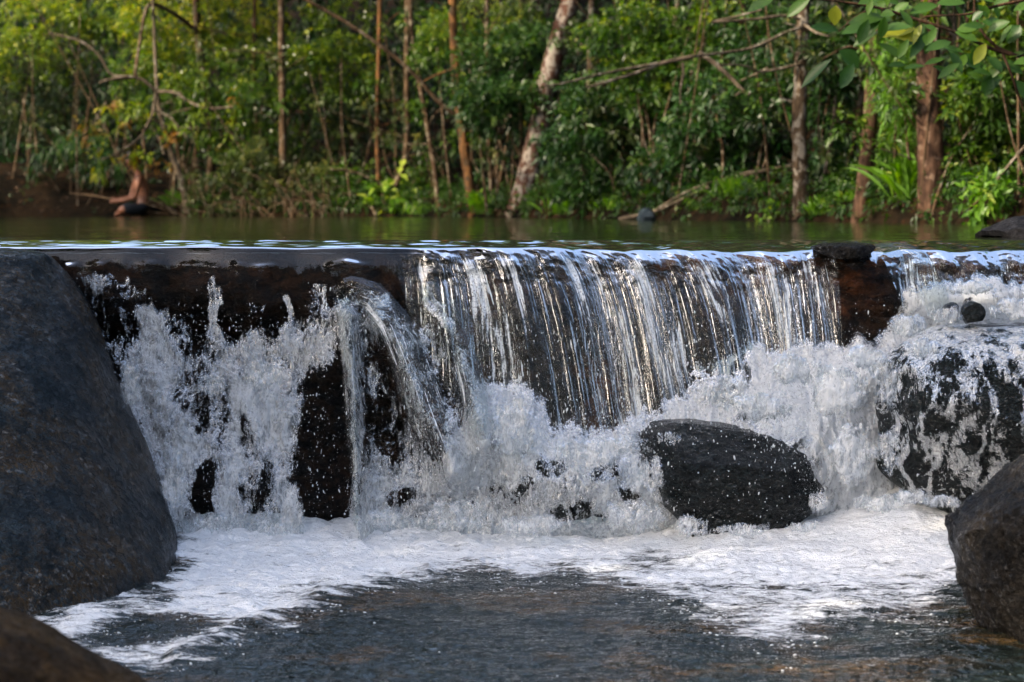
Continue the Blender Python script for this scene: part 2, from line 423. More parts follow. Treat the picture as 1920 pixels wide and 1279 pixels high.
# ------------------------------------------------------------------ terrain
SHX = np.array([-60, -14, -8.05, -4.5, -1.24, 0.3, 1.48, 2.86, 4.24, 5.2, 5.8, 6.2, 60.])
SHY = np.array([14., 34., 38.0, 36.5, 35.0, 31.5, 28.0, 24.0, 20.0, 16.0, 12.0, 6.0, -40.])
def shore(x): return np.interp(x, SHX, SHY)
def ground_z(x, y):
    d = y - shore(x)
    d2 = -7.5 - x                       # left bank
    side = np.where(y < 30, d2 * 1.0, -9.0)
    dd = np.maximum(d, np.minimum(side, 6) * 0.6)
    bed = np.where(y < 10.42, -1.75, -0.45) + np.clip(dd + 1.4, 0, 1.4) * 0.32
    bank = 0.02 + np.clip(dd, 0, 0.5) * 0.45 + np.clip(dd - 0.5, 0, 5) * 0.05 + np.clip(dd - 5.5, 0, 100) * 0.42
    z = np.where(dd < 0, bed, bank)
    mud = np.exp(-(((x + 8.2) / 1.9) ** 2 + ((y - 40.0) / 1.3) ** 2))        # the brown earth bank on the left
    z = z + mud * 0.55 * (dd > 0) + 0.09 * fbm(x * 0.8, y * 0.8, 3.1, 4) * (dd > 0.2)
    z = np.where(y > 10.42, z, np.minimum(z, z))
    return z
xs = np.concatenate([np.linspace(-90, -15, 24), np.linspace(-14.5, 9, 240), np.linspace(9.5, 90, 24)])
ys = np.concatenate([np.linspace(-40, 3, 14), np.linspace(4, 18, 60), np.linspace(18.3, 48, 200), np.linspace(49, 160, 30)])
X, Yg = np.meshgrid(xs, ys)
g = raw_mesh('ground', np.stack([X, Yg, ground_z(X, Yg)], -1).reshape(-1, 3), grid_faces(len(ys), len(xs)), GROUND)
tag(g, kind='structure')

# upper river
xs = np.concatenate([np.linspace(-60, -3, 30), np.linspace(-2.9, 2.9, 120), np.linspace(3, 60, 30)])
ys = np.concatenate([np.linspace(11.2, 14, 60), np.linspace(14.2, 45, 80)])
X, Yg = np.meshgrid(xs, ys)
rip = 0.0035 * fbm(X * 3.0, Yg * 3.0, 0.3, 3) * sst(11.2, 11.5, Yg)
r = raw_mesh('river_water', np.stack([X, Yg, rip], -1).reshape(-1, 3), grid_faces(len(ys), len(xs)), RIVER)
tag(r, kind='structure')

# ------------------------------------------------------------------ ledge and the water going over it
def lipY(x):
    u = 960 + F * x / 10.2
    return 10.22 + 0.035 * perlin(x * 2.3, 4.2, 0) + 0.03 * perlin(x * 6.0, 1.7, 0) * sst(700, 800, u)
def liph(x):
    """height of the water at the lip: lumps on the right half"""
    u = 960 + F * x / 10.2
    return 0.006 * perlin(x * 5, 0.5, 9) + (0.010 * perlin(x * 9, 2.5, 9) - 0.010) * sst(1000, 1200, u)
def in_u(x): return 960 + F * x / 10.2

# rock ledge: top, brow and face, one displaced sheet; across = x, along = profile
nx, ns = 620, 260
xl = np.linspace(-3.4, 3.6, nx); sl = np.linspace(0, 1, ns)
S, XL = np.meshgrid(sl, xl, indexing='ij')
u = in_u(XL)
top = S < 0.25
tt = np.clip(S / 0.25, 0, 1); ff = np.clip((S - 0.25) / 0.75, 0, 1)
Yt = 11.6 - (11.6 - 10.26) * tt
Zt = -0.10 + 0.055 * tt + 0.0 * XL
left = 1 - sst(700, 800, u)
# face: brow, undercut on the left part, steps
dep = np.where(ff < 0.1, 0.02, 0)
under = left * 0.26 * sst(0.12, 0.3, ff) * (1 - 0.3 * sst(0.5, 0.8, ff))
steps = 0.05 * ridge(XL * 1.6, ff * 3.0, 2.0, 3)
Yf = 10.26 + under - 0.20 * ff ** 1.5 * (1 - left * 0.3) - 0.05 * sst(0.4, 0.5, ff + 0.1 * perlin(XL * 3, 0, 0)) - steps * sst(0.0, 0.2, ff)
Yf = Yf + 0.085 * fbm(XL * 6, ff * 8, 1.0, 5) * sst(0, 0.1, ff)
Zf = -0.045 - 1.45 * ff
YY = np.where(top, Yt, Yf) + lipY(XL) - 10.22; ZZ = np.where(top, Zt + 0.012 * fbm(XL * 8, Yt * 8, 0, 4), Zf - 0.03 * sst(0, .05, ff) * 0 + 0.012 * fbm(XL * 8, ff * 3, 5.0, 4))
# the slab exposed between the curtains stands a little proud and is rust coloured
slab = sst(1545, 1580, u) * (1 - sst(1680, 1720, u))
YY = YY - 0.05 * slab * sst(0.02, 0.08, ff)
rust = (0.55 * np.clip(fbm(XL * 4, ff * 6, 8, 3), 0, 1) * (1 - left) + 0.42 * np.exp(-((u - 1610) / 60) ** 2 - ((ff - 0.08) / 0.10) ** 2) + 0.8 * sst(1180, 1300, u) * np.exp(-((S - 0.25) / 0.05) ** 2) + 0.12 * left * np.exp(-((ff - 0.05) / 0.05) ** 2) + 0.35 * np.exp(-((u - 1130) / 50) ** 2 - ((ff - 0.45) / 0.1) ** 2) + 0.05)
led = raw_mesh('rock_ledge', np.stack([XL, YY, ZZ], -1).reshape(-1, 3), grid_faces(ns, nx), LEDGE, attrs={'rust': np.clip(rust, 0, 1).ravel()})
tag(led, kind='structure')

# sheet over the lip
nx, ns = 1300, 420
xl = np.linspace(-2.6, 2.9, nx)
S = np.linspace(0, 1, ns)[:, None] + 0 * xl[None, :]; XL = xl[None, :] + 0 * S
u = in_u(XL)
tp = np.clip(S / 0.22, 0, 1)
fp = np.clip((S - 0.22) / 0.78, 0, 1)
Yl = lipY(XL)
left = 1 - sst(700, 790, u)
hmax = 1.28
h = hmax * fp ** 1.25                       # drop below the lip
Rr = 0.05 + 0.02 * left
v0 = 0.36 + 0.26 * sst(740, 820, u) + 0.10 * perlin(XL * 4, 0, 3) + 0.10 * sst(1100, 1400, u)
fwd = v0 * np.sqrt(2 * np.maximum(h, 0) / 9.81 + 0.0) * 0.9
lipz = liph(XL)
Ytop = 11.2 + (Yl + 0.0 - 11.2) * tp
# horizontal part drops slightly as it accelerates towards the lip
Ztop = lipz * sst(0.4, 1, tp) - 0.020 * tp ** 3 + (0.0080 * fbm(XL * 2.2, Ytop * 13, 2, 3) + 0.0036 * perlin(XL * 7, Ytop * 34, 6) + 0.0045 * fbm(XL * 9, Ytop * 18, 16, 3) * sst(700, 800, u)) * sst(0.1, 0.5, tp) * (1 - sst(0.97, 1, tp))
bul = 0.012 * ridge(XL * 5.5 + 0.4, h * 0.7, 3, 2) * sst(760, 900, u)
YY = np.where(S < 0.22, Ytop, Yl - fwd - bul * sst(0, 0.1, h))
ZZ = np.where(S < 0.22, Ztop, lipz - 0.020 - h)
hb_ = 0.080 + 0.016 * perlin(XL * 2.2, 0, 2) + 0.012 * perlin(XL * 9, 0, 5)
YY = YY - left * 0.016 * np.clip(0.45 + 1.3 * perlin(XL * 5.1, 3, 2) + 0.6 * perlin(XL * 14, 3, 2), 0, 1.2) * np.exp(-((h - hb_) / 0.017) ** 2)
YY = YY + (0.020 * fbm(XL * 15, h * 18, 6.0, 3)) * sst(700, 800, u) * sst(-0.001, 0.02, h) * (1 - sst(0.1, 0.2, h))
lob = np.clip(0.5 + 1.1 * perlin(XL * 6.5, 0, 12) + 0.5 * perlin(XL * 15, 0, 2), 0, 1.3)
YY = YY - 0.026 * lob * sst(760, 860, u) * np.exp(-((h - 0.055 - 0.02 * perlin(XL * 5, 0, 7)) / 0.028) ** 2)
drift = (0.34 * sst(700, 1000, u) * (1 - sst(1250, 1560, u)) + 0.1) * np.sqrt(np.maximum(h, 0)) * 0.55
acr = XL.copy()
stream = 0.010 * perlin(acr * 42, h * 1.2, 0) + 0.007 * perlin(acr * 95, h * 1.8, 4)
YY = YY + stream * sst(0.03, 0.2, h) * (1 - left)
XX = XL + drift * np.where(S < 0.22, 0, 1)
ue = 960 + F * XX / YY; ve = V0 + F * (ZC - ZZ) / YY
# amounts along the lip (photograph columns): how white the threads, where the sheet ends
fo_u = np.interp(u, [0, 120, 700, 745, 800, 1000, 1150, 1300, 1340, 1500, 1545, 1565, 1660, 1690, 1745, 1770, 1950],
                    [.0, .0, .0, .75, .9, .95, .9, .65, .85, 1.0, .85, 0, 0, .7, 1.0, .35, .5])
Lx = 0.42 + 0.55 * np.clip(0.5 + perlin(XL * 5, 0, 31) + 0.5 * perlin(XL * 17, 0, 3), 0, 1)
foam = fo_u * sst(0.004, 0.075, h) * (1 - 0.85 * sst(0, 0.25, h - Lx))
end_u = np.interp(u, [0, 100, 130, 700, 735, 760, 900, 1100, 1250, 1545, 1560, 1650, 1690, 1760, 1800, 1950],
                     [475, 475, 502, 506, 510, 620, 980, 980, 980, 980, 492, 492, 640, 640, 520, 520])
cover = 0.5 + (end_u + (14 * perlin(u / 14, 0, 0) + 20 * perlin(u / 60, 3, 0)) * (end_u < 515) - ve) / 60.0
cover = np.where(ve < 480, 1, cover)
cover = np.clip(cover, 0, 1)
wac = acr + 0.11 * perlin(XL * 2.6, 0, 44) + 0.022 * perlin(XL * 5, h * 2.4, 40) + 0.006 * perlin(XL * 14, h * 5, 41)
gm = perlin(XL * 8 - h * 1.2, h * 0.7, 51) + 0.5 * perlin(XL * 21, h * 1.1, 52)
foam = foam * (0.42 + 0.62 * sst(-0.25, 0.3, gm))
flow = np.stack([wac, h, 0 * h], -1)
fall = raw_mesh('waterfall', np.stack([XX, YY, ZZ], -1).reshape(-1, 3), grid_faces(ns, nx), VEIL,
                attrs={'foam': foam.ravel(), 'cover': cover.ravel(), 'flow': flow.reshape(-1, 3)})
tag(fall, kind='structure')

# ------------------------------------------------------------------ broken white water down the face
def white_maps(u, v):
    f = np.full(u.shape, -0.45)
    u0, v0_ = u, v
    u = u0 + 26 * fbm(u0 / 55, v0_ / 70, 1.5, 3); v = v0_ + 30 * fbm(u0 / 50, v0_ / 80, 7.5, 3)
    def add(poly, val, soft=14):
        nonlocal f
        a = sst(-soft, soft, sdpoly(u, v, poly)); f = f * (1 - a) + np.maximum(f, val) * a
    def hole(cu, cv, ru, rv, val=-0.3):
        nonlocal f
        d = np.sqrt(((u - cu) / ru) ** 2 + ((v - cv) / rv) ** 2); a = 1 - sst(0.6, 1.15, d)
        f = f * (1 - a) + np.minimum(f, val) * a
    def line(pts, wd, val, w2=None):
        nonlocal f
        d, t = sdline(u, v, pts); ww = wd + ((w2 or wd) - wd) * t
        a = 1 - sst(0.5, 1.1, d / ww); f = f * (1 - a) + np.maximum(f, val) * a
    # left curtain
    add([(150, 530), (270, 530), (300, 590), (420, 600), (560, 590), (640, 560), (660, 620), (600, 700), (560, 820), (560, 1030), (300, 1030), (230, 780), (170, 620)], -0.06, 22)
    add([(200, 640), (330, 650), (400, 650), (500, 630), (600, 605), (640, 640), (590, 700), (562, 800), (555, 900), (565, 1030), (320, 1030), (290, 900), (235, 740)], 0.27, 24)
    line([(285, 590), (300, 700), (340, 1000)], 34, 0.42, 40)
    line([(470, 640), (440, 800), (440, 1000)], 26, 0.42, 22)
    line([(540, 640), (520, 800), (545, 1000)], 24, 0.40, 24)
    line([(402, 545), (410, 640)], 20, 0.16)
    line([(165, 535), (215, 528), (270, 545)], 16, 0.10)
    line([(538, 560), (545, 620)], 12, 0.12)
    line([(470, 575), (500, 570)], 9, 0.1)
    line([(600, 540), (590, 600)], 22, 0.02)
    hole(386, 925, 20, 60, -0.5); hole(405, 990, 16, 12, -0.4); hole(455, 815, 16, 50, -0.05); hole(376, 775, 14, 45, 0.0); hole(490, 900, 16, 55, 0.02); hole(330, 560, 60, 30, -0.3)
    # broken mid-tone water between the streams
    add([(640, 560), (700, 560), (800, 620), (860, 640), (905, 720), (1000, 730), (1040, 800), (1110, 800), (1200, 800), (1250, 900), (1340, 1000), (1300, 1040), (660, 1040), (690, 800)], 0.07, 26)
    line([(655, 590), (662, 700), (668, 850), (672, 1010)], 24, 0.25, 12)
    line([(665, 562), (705, 580), (745, 640), (775, 720), (810, 790), (850, 880)], 26, 0.06, 60)
    line([(810, 560), (850, 620), (880, 720), (905, 830)], 22, 0.08, 40)
    add([(900, 715), (990, 722), (1035, 800), (1120, 790), (1190, 810), (1230, 900), (1330, 1000), (1300, 1030), (960, 1010), (830, 880), (860, 820)], 0.36, 22)
    add([(700, 880), (860, 880), (1000, 960), (1320, 1000), (1320, 1040), (660, 1040)], 0.28, 25)
    hole(735, 800, 40, 60, -0.05); hole(730, 690, 30, 40, -0.05); hole(1036, 872, 34, 22, -0.02); hole(1130, 882, 36, 22, 0.0); hole(1080, 965, 60, 26, 0.04); hole(945, 925, 34, 28, 0.05); hole(760, 930, 40, 18, -0.02); hole(1185, 935, 30, 22, -.1)
    hole(735, 770, 34, 70, -0.14); hole(850, 720, 26, 60, -0.1); hole(600, 830, 42, 150, -0.62); hole(612, 925, 46, 70, -0.5)
    # right mass
    add([(1300, 690), (1380, 640), (1480, 655), (1560, 640), (1640, 640), (1700, 600), (1700, 760), (1690, 960), (1500, 960), (1500, 850), (1400, 810), (1180, 800), (1290, 740)], 0.36, 24)
    add([(1390, 690), (1500, 655), (1610, 640), (1660, 700), (1660, 960), (1510, 960), (1490, 840), (1400, 800), (1300, 790)], 0.58, 26)
    add([(1200, 770), (1420, 760), (1420, 815), (1200, 815)], 0.36, 18)
    hole(1385, 700, 14, 50, -0.1); hole(1470, 700, 16, 10, 0.1); hole(1500, 830, 20, 14, 0.1); hole(1405, 790, 24, 12, .05)
    # upper right
    add([(1640, 640), (1690, 590), (1700, 530), (1760, 530), (1780, 518), (1960, 520), (1960, 680), (1640, 720)], 0.55, 16)
    hole(1820, 560, 14, 8, -.2)
    # the veil runs in front here: nothing but drips
    f = f + 0.42 * fbm(u0 / 45, v0_ / 85, 3.5, 4) * (f > -0.3)
    return f
nx, ny = 1150, 420
U = np.linspace(120, 1990, nx)[None, :] + np.zeros((ny, 1)); Vv = np.linspace(500, 1045, ny)[:, None] + np.zeros((1, nx))
foam = white_maps(U, Vv)
# depth of the skin: leans out towards the bottom, with real mounds
lean = sst(480, 1030, Vv)
Yd = 10.12 - 0.30 * lean ** 1.6
def hill(cu, cv, ru, rv, a):
    return a * np.exp(-((U - cu) / ru) ** 2 - ((Vv - cv) / rv) ** 2)
Yd = Yd - hill(1500, 830, 170, 140, 0.30) - hill(1120, 900, 190, 100, 0.28) - hill(960, 800, 80, 70, 0.14) - hill(1640, 700, 90, 60, 0.15) - hill(1850, 560, 160, 50, 0.2) - hill(1350, 950, 90, 60, 0.1)
d, t = sdline(U, Vv, [(665, 555), (705, 580), (745, 640), (775, 720), (810, 790), (850, 880)])
Yd = Yd - 0.20 * np.exp(-(d / 34) ** 2) * sst(0, 0.3, t)
d, t = sdline(U, Vv, [(810, 560), (850, 620), (880, 720), (905, 830)])
Yd = Yd - 0.16 * np.exp(-(d / 30) ** 2) * sst(0, 0.3, t)
d, t = sdline(U, Vv, [(655, 590), (662, 700), (668, 850), (672, 1010)])
Yd = Yd - 0.12 * np.exp(-(d / 18) ** 2)
XX = (U - 960) / F * Yd; ZZ = ZC - (Vv - V0) / F * Yd
wx = XX + 0.05 * perlin(XX * 7, ZZ * 5, 1.0); wz = ZZ + 0.06 * perlin(XX * 7, ZZ * 5, 7.0)
turb = 0.040 * fbm(wx * 9, wz * 5.5, 0.5, 3) + 0.013 * ridge(wx * 18, wz * 9, 3.3, 4, 0.55) + 0.0025 * ridge(wx * 60, wz * 26, 1.3, 2, 0.6)
YY = Yd - turb * (0.35 + 0.9 * sst(500, 800, Vv))
tz = 0.02 * fbm(wx * 16, wz * 10, 8.5, 4)
ws = raw_mesh('white_water', np.stack([XX + tz * 0.5, YY, ZZ + tz], -1).reshape(-1, 3), grid_faces(ny, nx), WHITE, attrs={'foam': foam.ravel()})
tag(ws, kind='structure')
WW_U, WW_V, WW_F, WW_P = U, Vv, foam, np.stack([XX, YY, ZZ], -1)

# arching jets: thin curved tongues of clear water with threads
def jet(pts, w0, w1, Y0, Y1, fm, n=160, m=60, crown=0.045):
    pts = np.array(pts, float); tt = np.linspace(0, 1, n)
    k = np.linspace(0, 1, len(pts))
    cu = np.interp(tt, k, pts[:, 0]); cv = np.interp(tt, k, pts[:, 1])
    for _ in range(12):
        cu[1:-1] = (cu[:-2] + cu[1:-1] * 2 + cu[2:]) / 4; cv[1:-1] = (cv[:-2] + cv[1:-1] * 2 + cv[2:]) / 4
    Yc = Y0 + (Y1 - Y0) * tt ** 1.3
    x = (cu - 960) / F * Yc; z = ZC - (cv - V0) / F * Yc
    C = np.stack([x, Yc, z], -1)
    a = np.linspace(-1, 1, m)
    wd = (w0 + (w1 - w0) * tt) / F * 10
    V = np.zeros((n, m, 3))
    T = np.gradient(C, axis=0); T /= np.linalg.norm(T, axis=1)[:, None]
    side = np.cross(T, np.array([0, -1.0, 0])); side /= np.linalg.norm(side, axis=1)[:, None]
    up = np.cross(side, T)
    A = a[None, :, None]
    V = C[:, None, :] + side[:, None, :] * A * wd[:, None, None] - up[:, None, :] * (crown * (1 - A ** 2)) * 0
    V[..., 1] -= crown * (1 - a[None, :] ** 2)
    V[..., 1] += 0.004 * perlin(a[None, :] * 6 + 0 * tt[:, None], tt[:, None] * 5 + 0 * a[None, :], 1.0)
    fl = np.stack([a[None, :] * wd[:, None] + 3.3 * w0, tt[:, None] * 0.5 + 0 * a[None, :], 0 * V[..., 0]], -1)
    foam = fm * sst(0.05, 0.4, tt)[:, None] * (1 - 0.4 * np.abs(a)[None, :] ** 3)
    cov = 1 - 0.75 * np.abs(a)[None, :] ** 4 - 0.6 * sst(0.75, 1, tt)[:, None]
    return V.reshape(-1, 3), fl.reshape(-1, 3), foam.ravel(), (cov + 0 * foam).ravel(), grid_faces(n, m)
def jets(name, specs):
    vs, fs, fl, fo, co = [], [], [], [], []; o = 0
    for s in specs:
        v, f_, a, c, fc = jet(*s); vs.append(v); fl.append(f_); fo.append(a); co.append(c); fs.append(fc + o); o += len(v)
    ob = raw_mesh(name, np.concatenate(vs), np.concatenate(fs), VEIL, attrs={'foam': np.concatenate(fo), 'cover': np.concatenate(co), 'flow': np.concatenate(fl)})
    tag(ob, kind='structure'); return ob
jets('water_jet', [([(632, 556), (660, 540), (700, 556), (738, 605), (768, 680), (800, 770), (840, 880)], 22, 46, 10.08, 9.48, 0.95)])
jets('water_jet', [([(790, 560), (808, 540), (838, 572), (866, 640), (888, 730), (905, 850)], 12, 30, 10.06, 9.6, 0.85)])
jets('water_jet', [([(640, 560), (648, 600), (655, 700), (664, 850), (673, 1015)], 18, 9, 10.02, 9.6, 1.15)])
jets('water_jet', [([(1640, 480), (1690, 478), (1725, 498), (1750, 550), (1762, 610)], 26, 30, 10.1, 9.75, 0.85)])

# overlapping heaps of splash in front of the skin, each a bulging lump of broken water
def heap(specs, name='white_water'):
    vs, fs, fo = [], [], []; o = 0; m = 70
    for (cu, cv, ru, rv, Y0, bulge, val) in specs:
        a = np.linspace(-1, 1, m); A_, B_ = np.meshgrid(a, a)
        rr_ = np.sqrt(A_ ** 2 + B_ ** 2)
        x = (cu + A_ * ru - 960) / F * Y0; z = ZC - (cv + B_ * rv - V0) / F * Y0
        t_ = 0.03 * fbm(x * 12, z * 9, Y0 * 3, 3) + 0.006 * ridge(x * 26, z * 18, 1.0, 3)
        y = Y0 - bulge * np.sqrt(np.clip(1 - rr_ ** 2 * 0.8, 0, 1)) - t_
        f_ = val - 0.10 - 1.15 * sst(0.25, 1.0, rr_ + 0.35 * fbm(x * 14, z * 12, cu, 3))
        vs.append(np.stack([x + 0.01 * fbm(x * 25, z * 25, 3, 2), y, z + 0.012 * fbm(x * 20, z * 20, 6, 3)], -1).reshape(-1, 3)); fo.append(f_.ravel()); fs.append(grid_faces(m, m) + o); o += m * m
    return tag(raw_mesh(name, np.concatenate(vs), np.concatenate(fs), WHITE, attrs={'foam': np.concatenate(fo)}), kind='structure')
hs = [(1190, 960, 110, 60, 9.5, .10, .4), (1290, 985, 60, 36, 9.42, .07, .5), (1100, 850, 110, 60, 9.62, .12, .45), (1180, 830, 70, 40, 9.6, .08, .4), (960, 800, 80, 90, 9.75, .10, .45), (1000, 980, 120, 40, 9.6, .08, .45),
      (860, 960, 120, 60, 9.6, .08, .35), (720, 970, 70, 40, 9.62, .06, .3), (1560, 730, 90, 80, 9.55, .12, .6), (1480, 690, 60, 50, 9.65, .08, .55), (1420, 760, 90, 50, 9.62, .1, .5), (1590, 850, 70, 90, 9.45, .1, .6), (1360, 730, 70, 60, 9.72, .08, .3),
      (1620, 670, 60, 40, 9.5, .08, .55), (1700, 610, 60, 40, 9.5, .08, .5), (1820, 540, 90, 24, 9.6, .06, .5), (1900, 580, 90, 40, 9.4, .08, .5), (1770, 590, 60, 30, 9.45, .06, .45), (400, 980, 70, 40, 9.6, .06, .35), (520, 990, 70, 26, 9.6, .05, .4),
      (330, 900, 40, 110, 9.6, .06, .5), (250, 720, 40, 90, 9.72, .05, .45), (500, 700, 80, 60, 9.9, .06, .35), (400, 720, 60, 60, 9.88, .06, .3), (1390, 990, 90, 22, 9.38, .04, .5), (1500, 985, 70, 18, 9.4, .04, .4), (1640, 940, 80, 30, 9.2, .05, .5), (1760, 940, 70, 22, 9.15, .04, .45), (1655, 720, 50, 90, 9.3, .06, .45), (1662, 840, 44, 80, 9.2, .05, .4), (1720, 650, 80, 34, 9.2, .05, .3), (1222, 890, 46, 70, 9.38, .04, .35), (1255, 820, 60, 26, 9.4, .03, .2), (1530, 940, 40, 40, 9.3, .03, .35), (1700, 930, 60, 26, 9.1, .04, .5)]
heap(hs)

# ------------------------------------------------------------------ lower pool
def uv_on(x, y, z): return 960 + F * x / y, V0 + F * (ZC - z) / y
def pool_base(x, y):
    u0 = 960 + F * x / y
    near = sst(8.9, 9.9, y)
    return -1.22 + near * (0.03 + 0.09 * sst(1150, 1450, u0) + 0.10 * sst(1500, 1750, u0))
FOAM_POLY = [(345, 960), (1300, 960), (1330, 920), (1520, 900), (1640, 880), (1840, 880), (1800, 980), (1790, 1090), (1740, 1150), (1660, 1160), (1560, 1160),
             (1470, 1215), (1400, 1200), (1310, 1150), (1190, 1085), (1080, 1065), (1000, 1072), (880, 1062), (760, 1078), (620, 1115), (480, 1165), (380, 1215), (290, 1240), (180, 1235), (60, 1185), (50, 1155), (150, 1130), (300, 1120), (345, 1070)]
xs = np.concatenate([np.linspace(-14, -2.2, 40), np.linspace(-2.18, 2.2, 820), np.linspace(2.25, 9, 40)])
ys = np.concatenate([np.linspace(-20, 6.2, 40), np.linspace(6.25, 10.25, 640)])
X, Yp = np.meshgrid(xs, ys)
zb = pool_base(X, Yp)
pu, pv = uv_on(X, np.maximum(Yp, 1), zb)
wob = 34 * fbm(X * 3.2, Yp * 5, 0.7, 5, 0.6)
sd = sdpoly(pu + wob * 2.2, pv + wob, FOAM_POLY)
fm = sst(-62, 48, sd)
fm = np.clip(fm + 0.25 * sst(-140, 0, sd) * sst(-0.1, 0.35, fbm(X * 5, Yp * 10, 4, 4)), 0, 1)
def dark(cu, cv, ru, rv, a):
    global fm
    d = np.sqrt(((pu + wob - cu) / ru) ** 2 + ((pv + wob * .6 - cv) / rv) ** 2); fm = fm * (1 - a * (1 - sst(0.4, 1.2, d)))
dark(300, 1175, 140, 26, 0.85); dark(230, 1200, 110, 18, 0.8); dark(1230, 1050, 70, 30, 0.35)
fm = fm * (1 - 0.30 * sst(0.05, 0.45, fbm(X * 3.5, Yp * 9, 14.0, 4)) * sst(1040, 1100, pv))
fm = fm * np.where(pv > 1100, 0.88, 1.0)
right = sst(1150, 1350, pu) * sst(1020, 1120, pv); fm = fm * (1 - 0.22 * right)
rp = 0.016 * fbm(X * 2.6, Yp * 4.2, 1.0, 4) + 0.007 * ridge(X * 5, Yp * 11, 2.0, 4, 0.6)
lump = 0.038 * fbm(X * 4, Yp * 6, 3.0, 4) + 0.016 * np.abs(fbm(X * 14, Yp * 17, 5.0, 3))
surge = 0.05 * sst(9.3, 10.0, Yp) * (0.5 + fbm(X * 6, Yp * 4, 9.0, 4))
ridge_line, _ = sdline(pu, pv, [(330, 1230), (480, 1168), (620, 1118), (800, 1075)])
zz = zb + rp * (1 - 0.4 * fm) + lump * fm + surge + 0.015 * np.exp(-(ridge_line / 14) ** 2)
po = raw_mesh('pool_water', np.stack([X, Yp, zz], -1).reshape(-1, 3), grid_faces(len(ys), len(xs)), POOL, attrs={'foam': (fm * 0.95 - 0.15).ravel()})
tag(po, kind='structure')

# ------------------------------------------------------------------ boulders
def loft_rock(name, rows, Yc, mat, label, n=160, m=150, ex=2.4, amp=0.03, fr=3.0, seed=0.0, cat='boulder', rdg=0.4, strat=0.0, off=0.0, attrf=None, cuts=16, cutk=0.88, **kw):
    """rows: (v, u_left, u_right, y_front, y_back) from top to bottom; outline given where it stands (depth Yc)"""
    rows = np.array(rows, float); k = np.linspace(0, 1, len(rows)); t = np.linspace(0, 1, n)
    I = [np.interp(t, k, rows[:, j]) for j in range(5)]
    for _ in range(int(n * 0.12)):
        for a in I: a[1:-1] = (a[:-2] + 2 * a[1:-1] + a[2:]) / 4
    vv, ul, ur, yf, yb = I
    z = ZC - (vv - V0) / F * Yc
    cx = ((ul + ur) / 2 - 960) / F * Yc; rx = (ur - ul) / 2 / F * Yc
    cy = (yf + yb) / 2; ry = (yb - yf) / 2
    th = np.linspace(0, 2 * np.pi, m, endpoint=False)
    c, s = np.cos(th), np.sin(th)
    sc = np.sign(c) * np.abs(c) ** (2 / ex); ss = np.sign(s) * np.abs(s) ** (2 / ex)
    V = np.stack([cx[:, None] + rx[:, None] * sc[None], cy[:, None] + ry[:, None] * ss[None], z[:, None] + 0 * sc[None]], -1)
    rc_ = np.random.default_rng(int(seed * 10) + 3); mid_ = V.reshape(-1, 3).mean(0)
    for _ in range(cuts):
        nn = rc_.normal(size=3); nn[1] -= 0.5; nn /= np.linalg.norm(nn)
        pr_ = (V - mid_) @ nn; lim = pr_.max() * rc_.uniform(cutk - 0.07, cutk + 0.05)
        V = V - nn * (np.maximum(pr_ - lim, 0) * 0.9)[..., None]
    cen = np.stack([cx, cy, z], -1)[:, None, :]
    dr = V - cen; L = np.linalg.norm(dr, axis=-1, keepdims=True) + 1e-6
    nrm = dr / np.maximum(L, 0.05)
    nx_, ny_, nz_ = V[..., 0] * fr + seed, V[..., 1] * fr, V[..., 2] * fr
    dsp = amp * fbm(nx_, ny_, nz_, 5, 0.52) * 1.6 + amp * rdg * ridge(nx_ * 1.7, ny_ * 1.7, nz_ * (1.7 + strat), 4)
    dsp = dsp + amp * 0.35 * np.round(fbm(nx_ * 0.8, ny_ * .8, nz_ * 0.8, 2) * 5) / 5
    dsp = dsp + 0.005 * ridge(V[..., 0] * 7 + seed, V[..., 1] * 7, V[..., 2] * (7 + 5 * strat), 3, 0.6) + 0.0022 * fbm(V[..., 0] * 38, V[..., 1] * 38, V[..., 2] * 38, 3, 0.6)
    V = V + nrm * (dsp + off)[..., None] ; V[..., 2] += dsp * 0.3
    i = np.arange(n - 1)[:, None] * m + np.arange(m)[None, :]; j = np.arange(n - 1)[:, None] * m + (np.arange(m)[None, :] + 1) % m
    f = np.stack([i, j, j + m, i + m], -1).reshape(-1, 4)
    V = V.reshape(-1, 3)
    # caps
    V = np.concatenate([V, [V[:m].mean(0)], [V[-m:].mean(0)]])
    a = np.arange(m); b = (a + 1) % m
    c1 = np.stack([np.full(m, n * m), b, a], -1); c2 = np.stack([np.full(m, n * m + 1), (n - 1) * m + a, (n - 1) * m + b], -1)
    o = raw_mesh(name, V, [f, c1, c2], mat, attrs={'foam': attrf(V)} if attrf else None)
    return tag(o, label, cat, **kw)

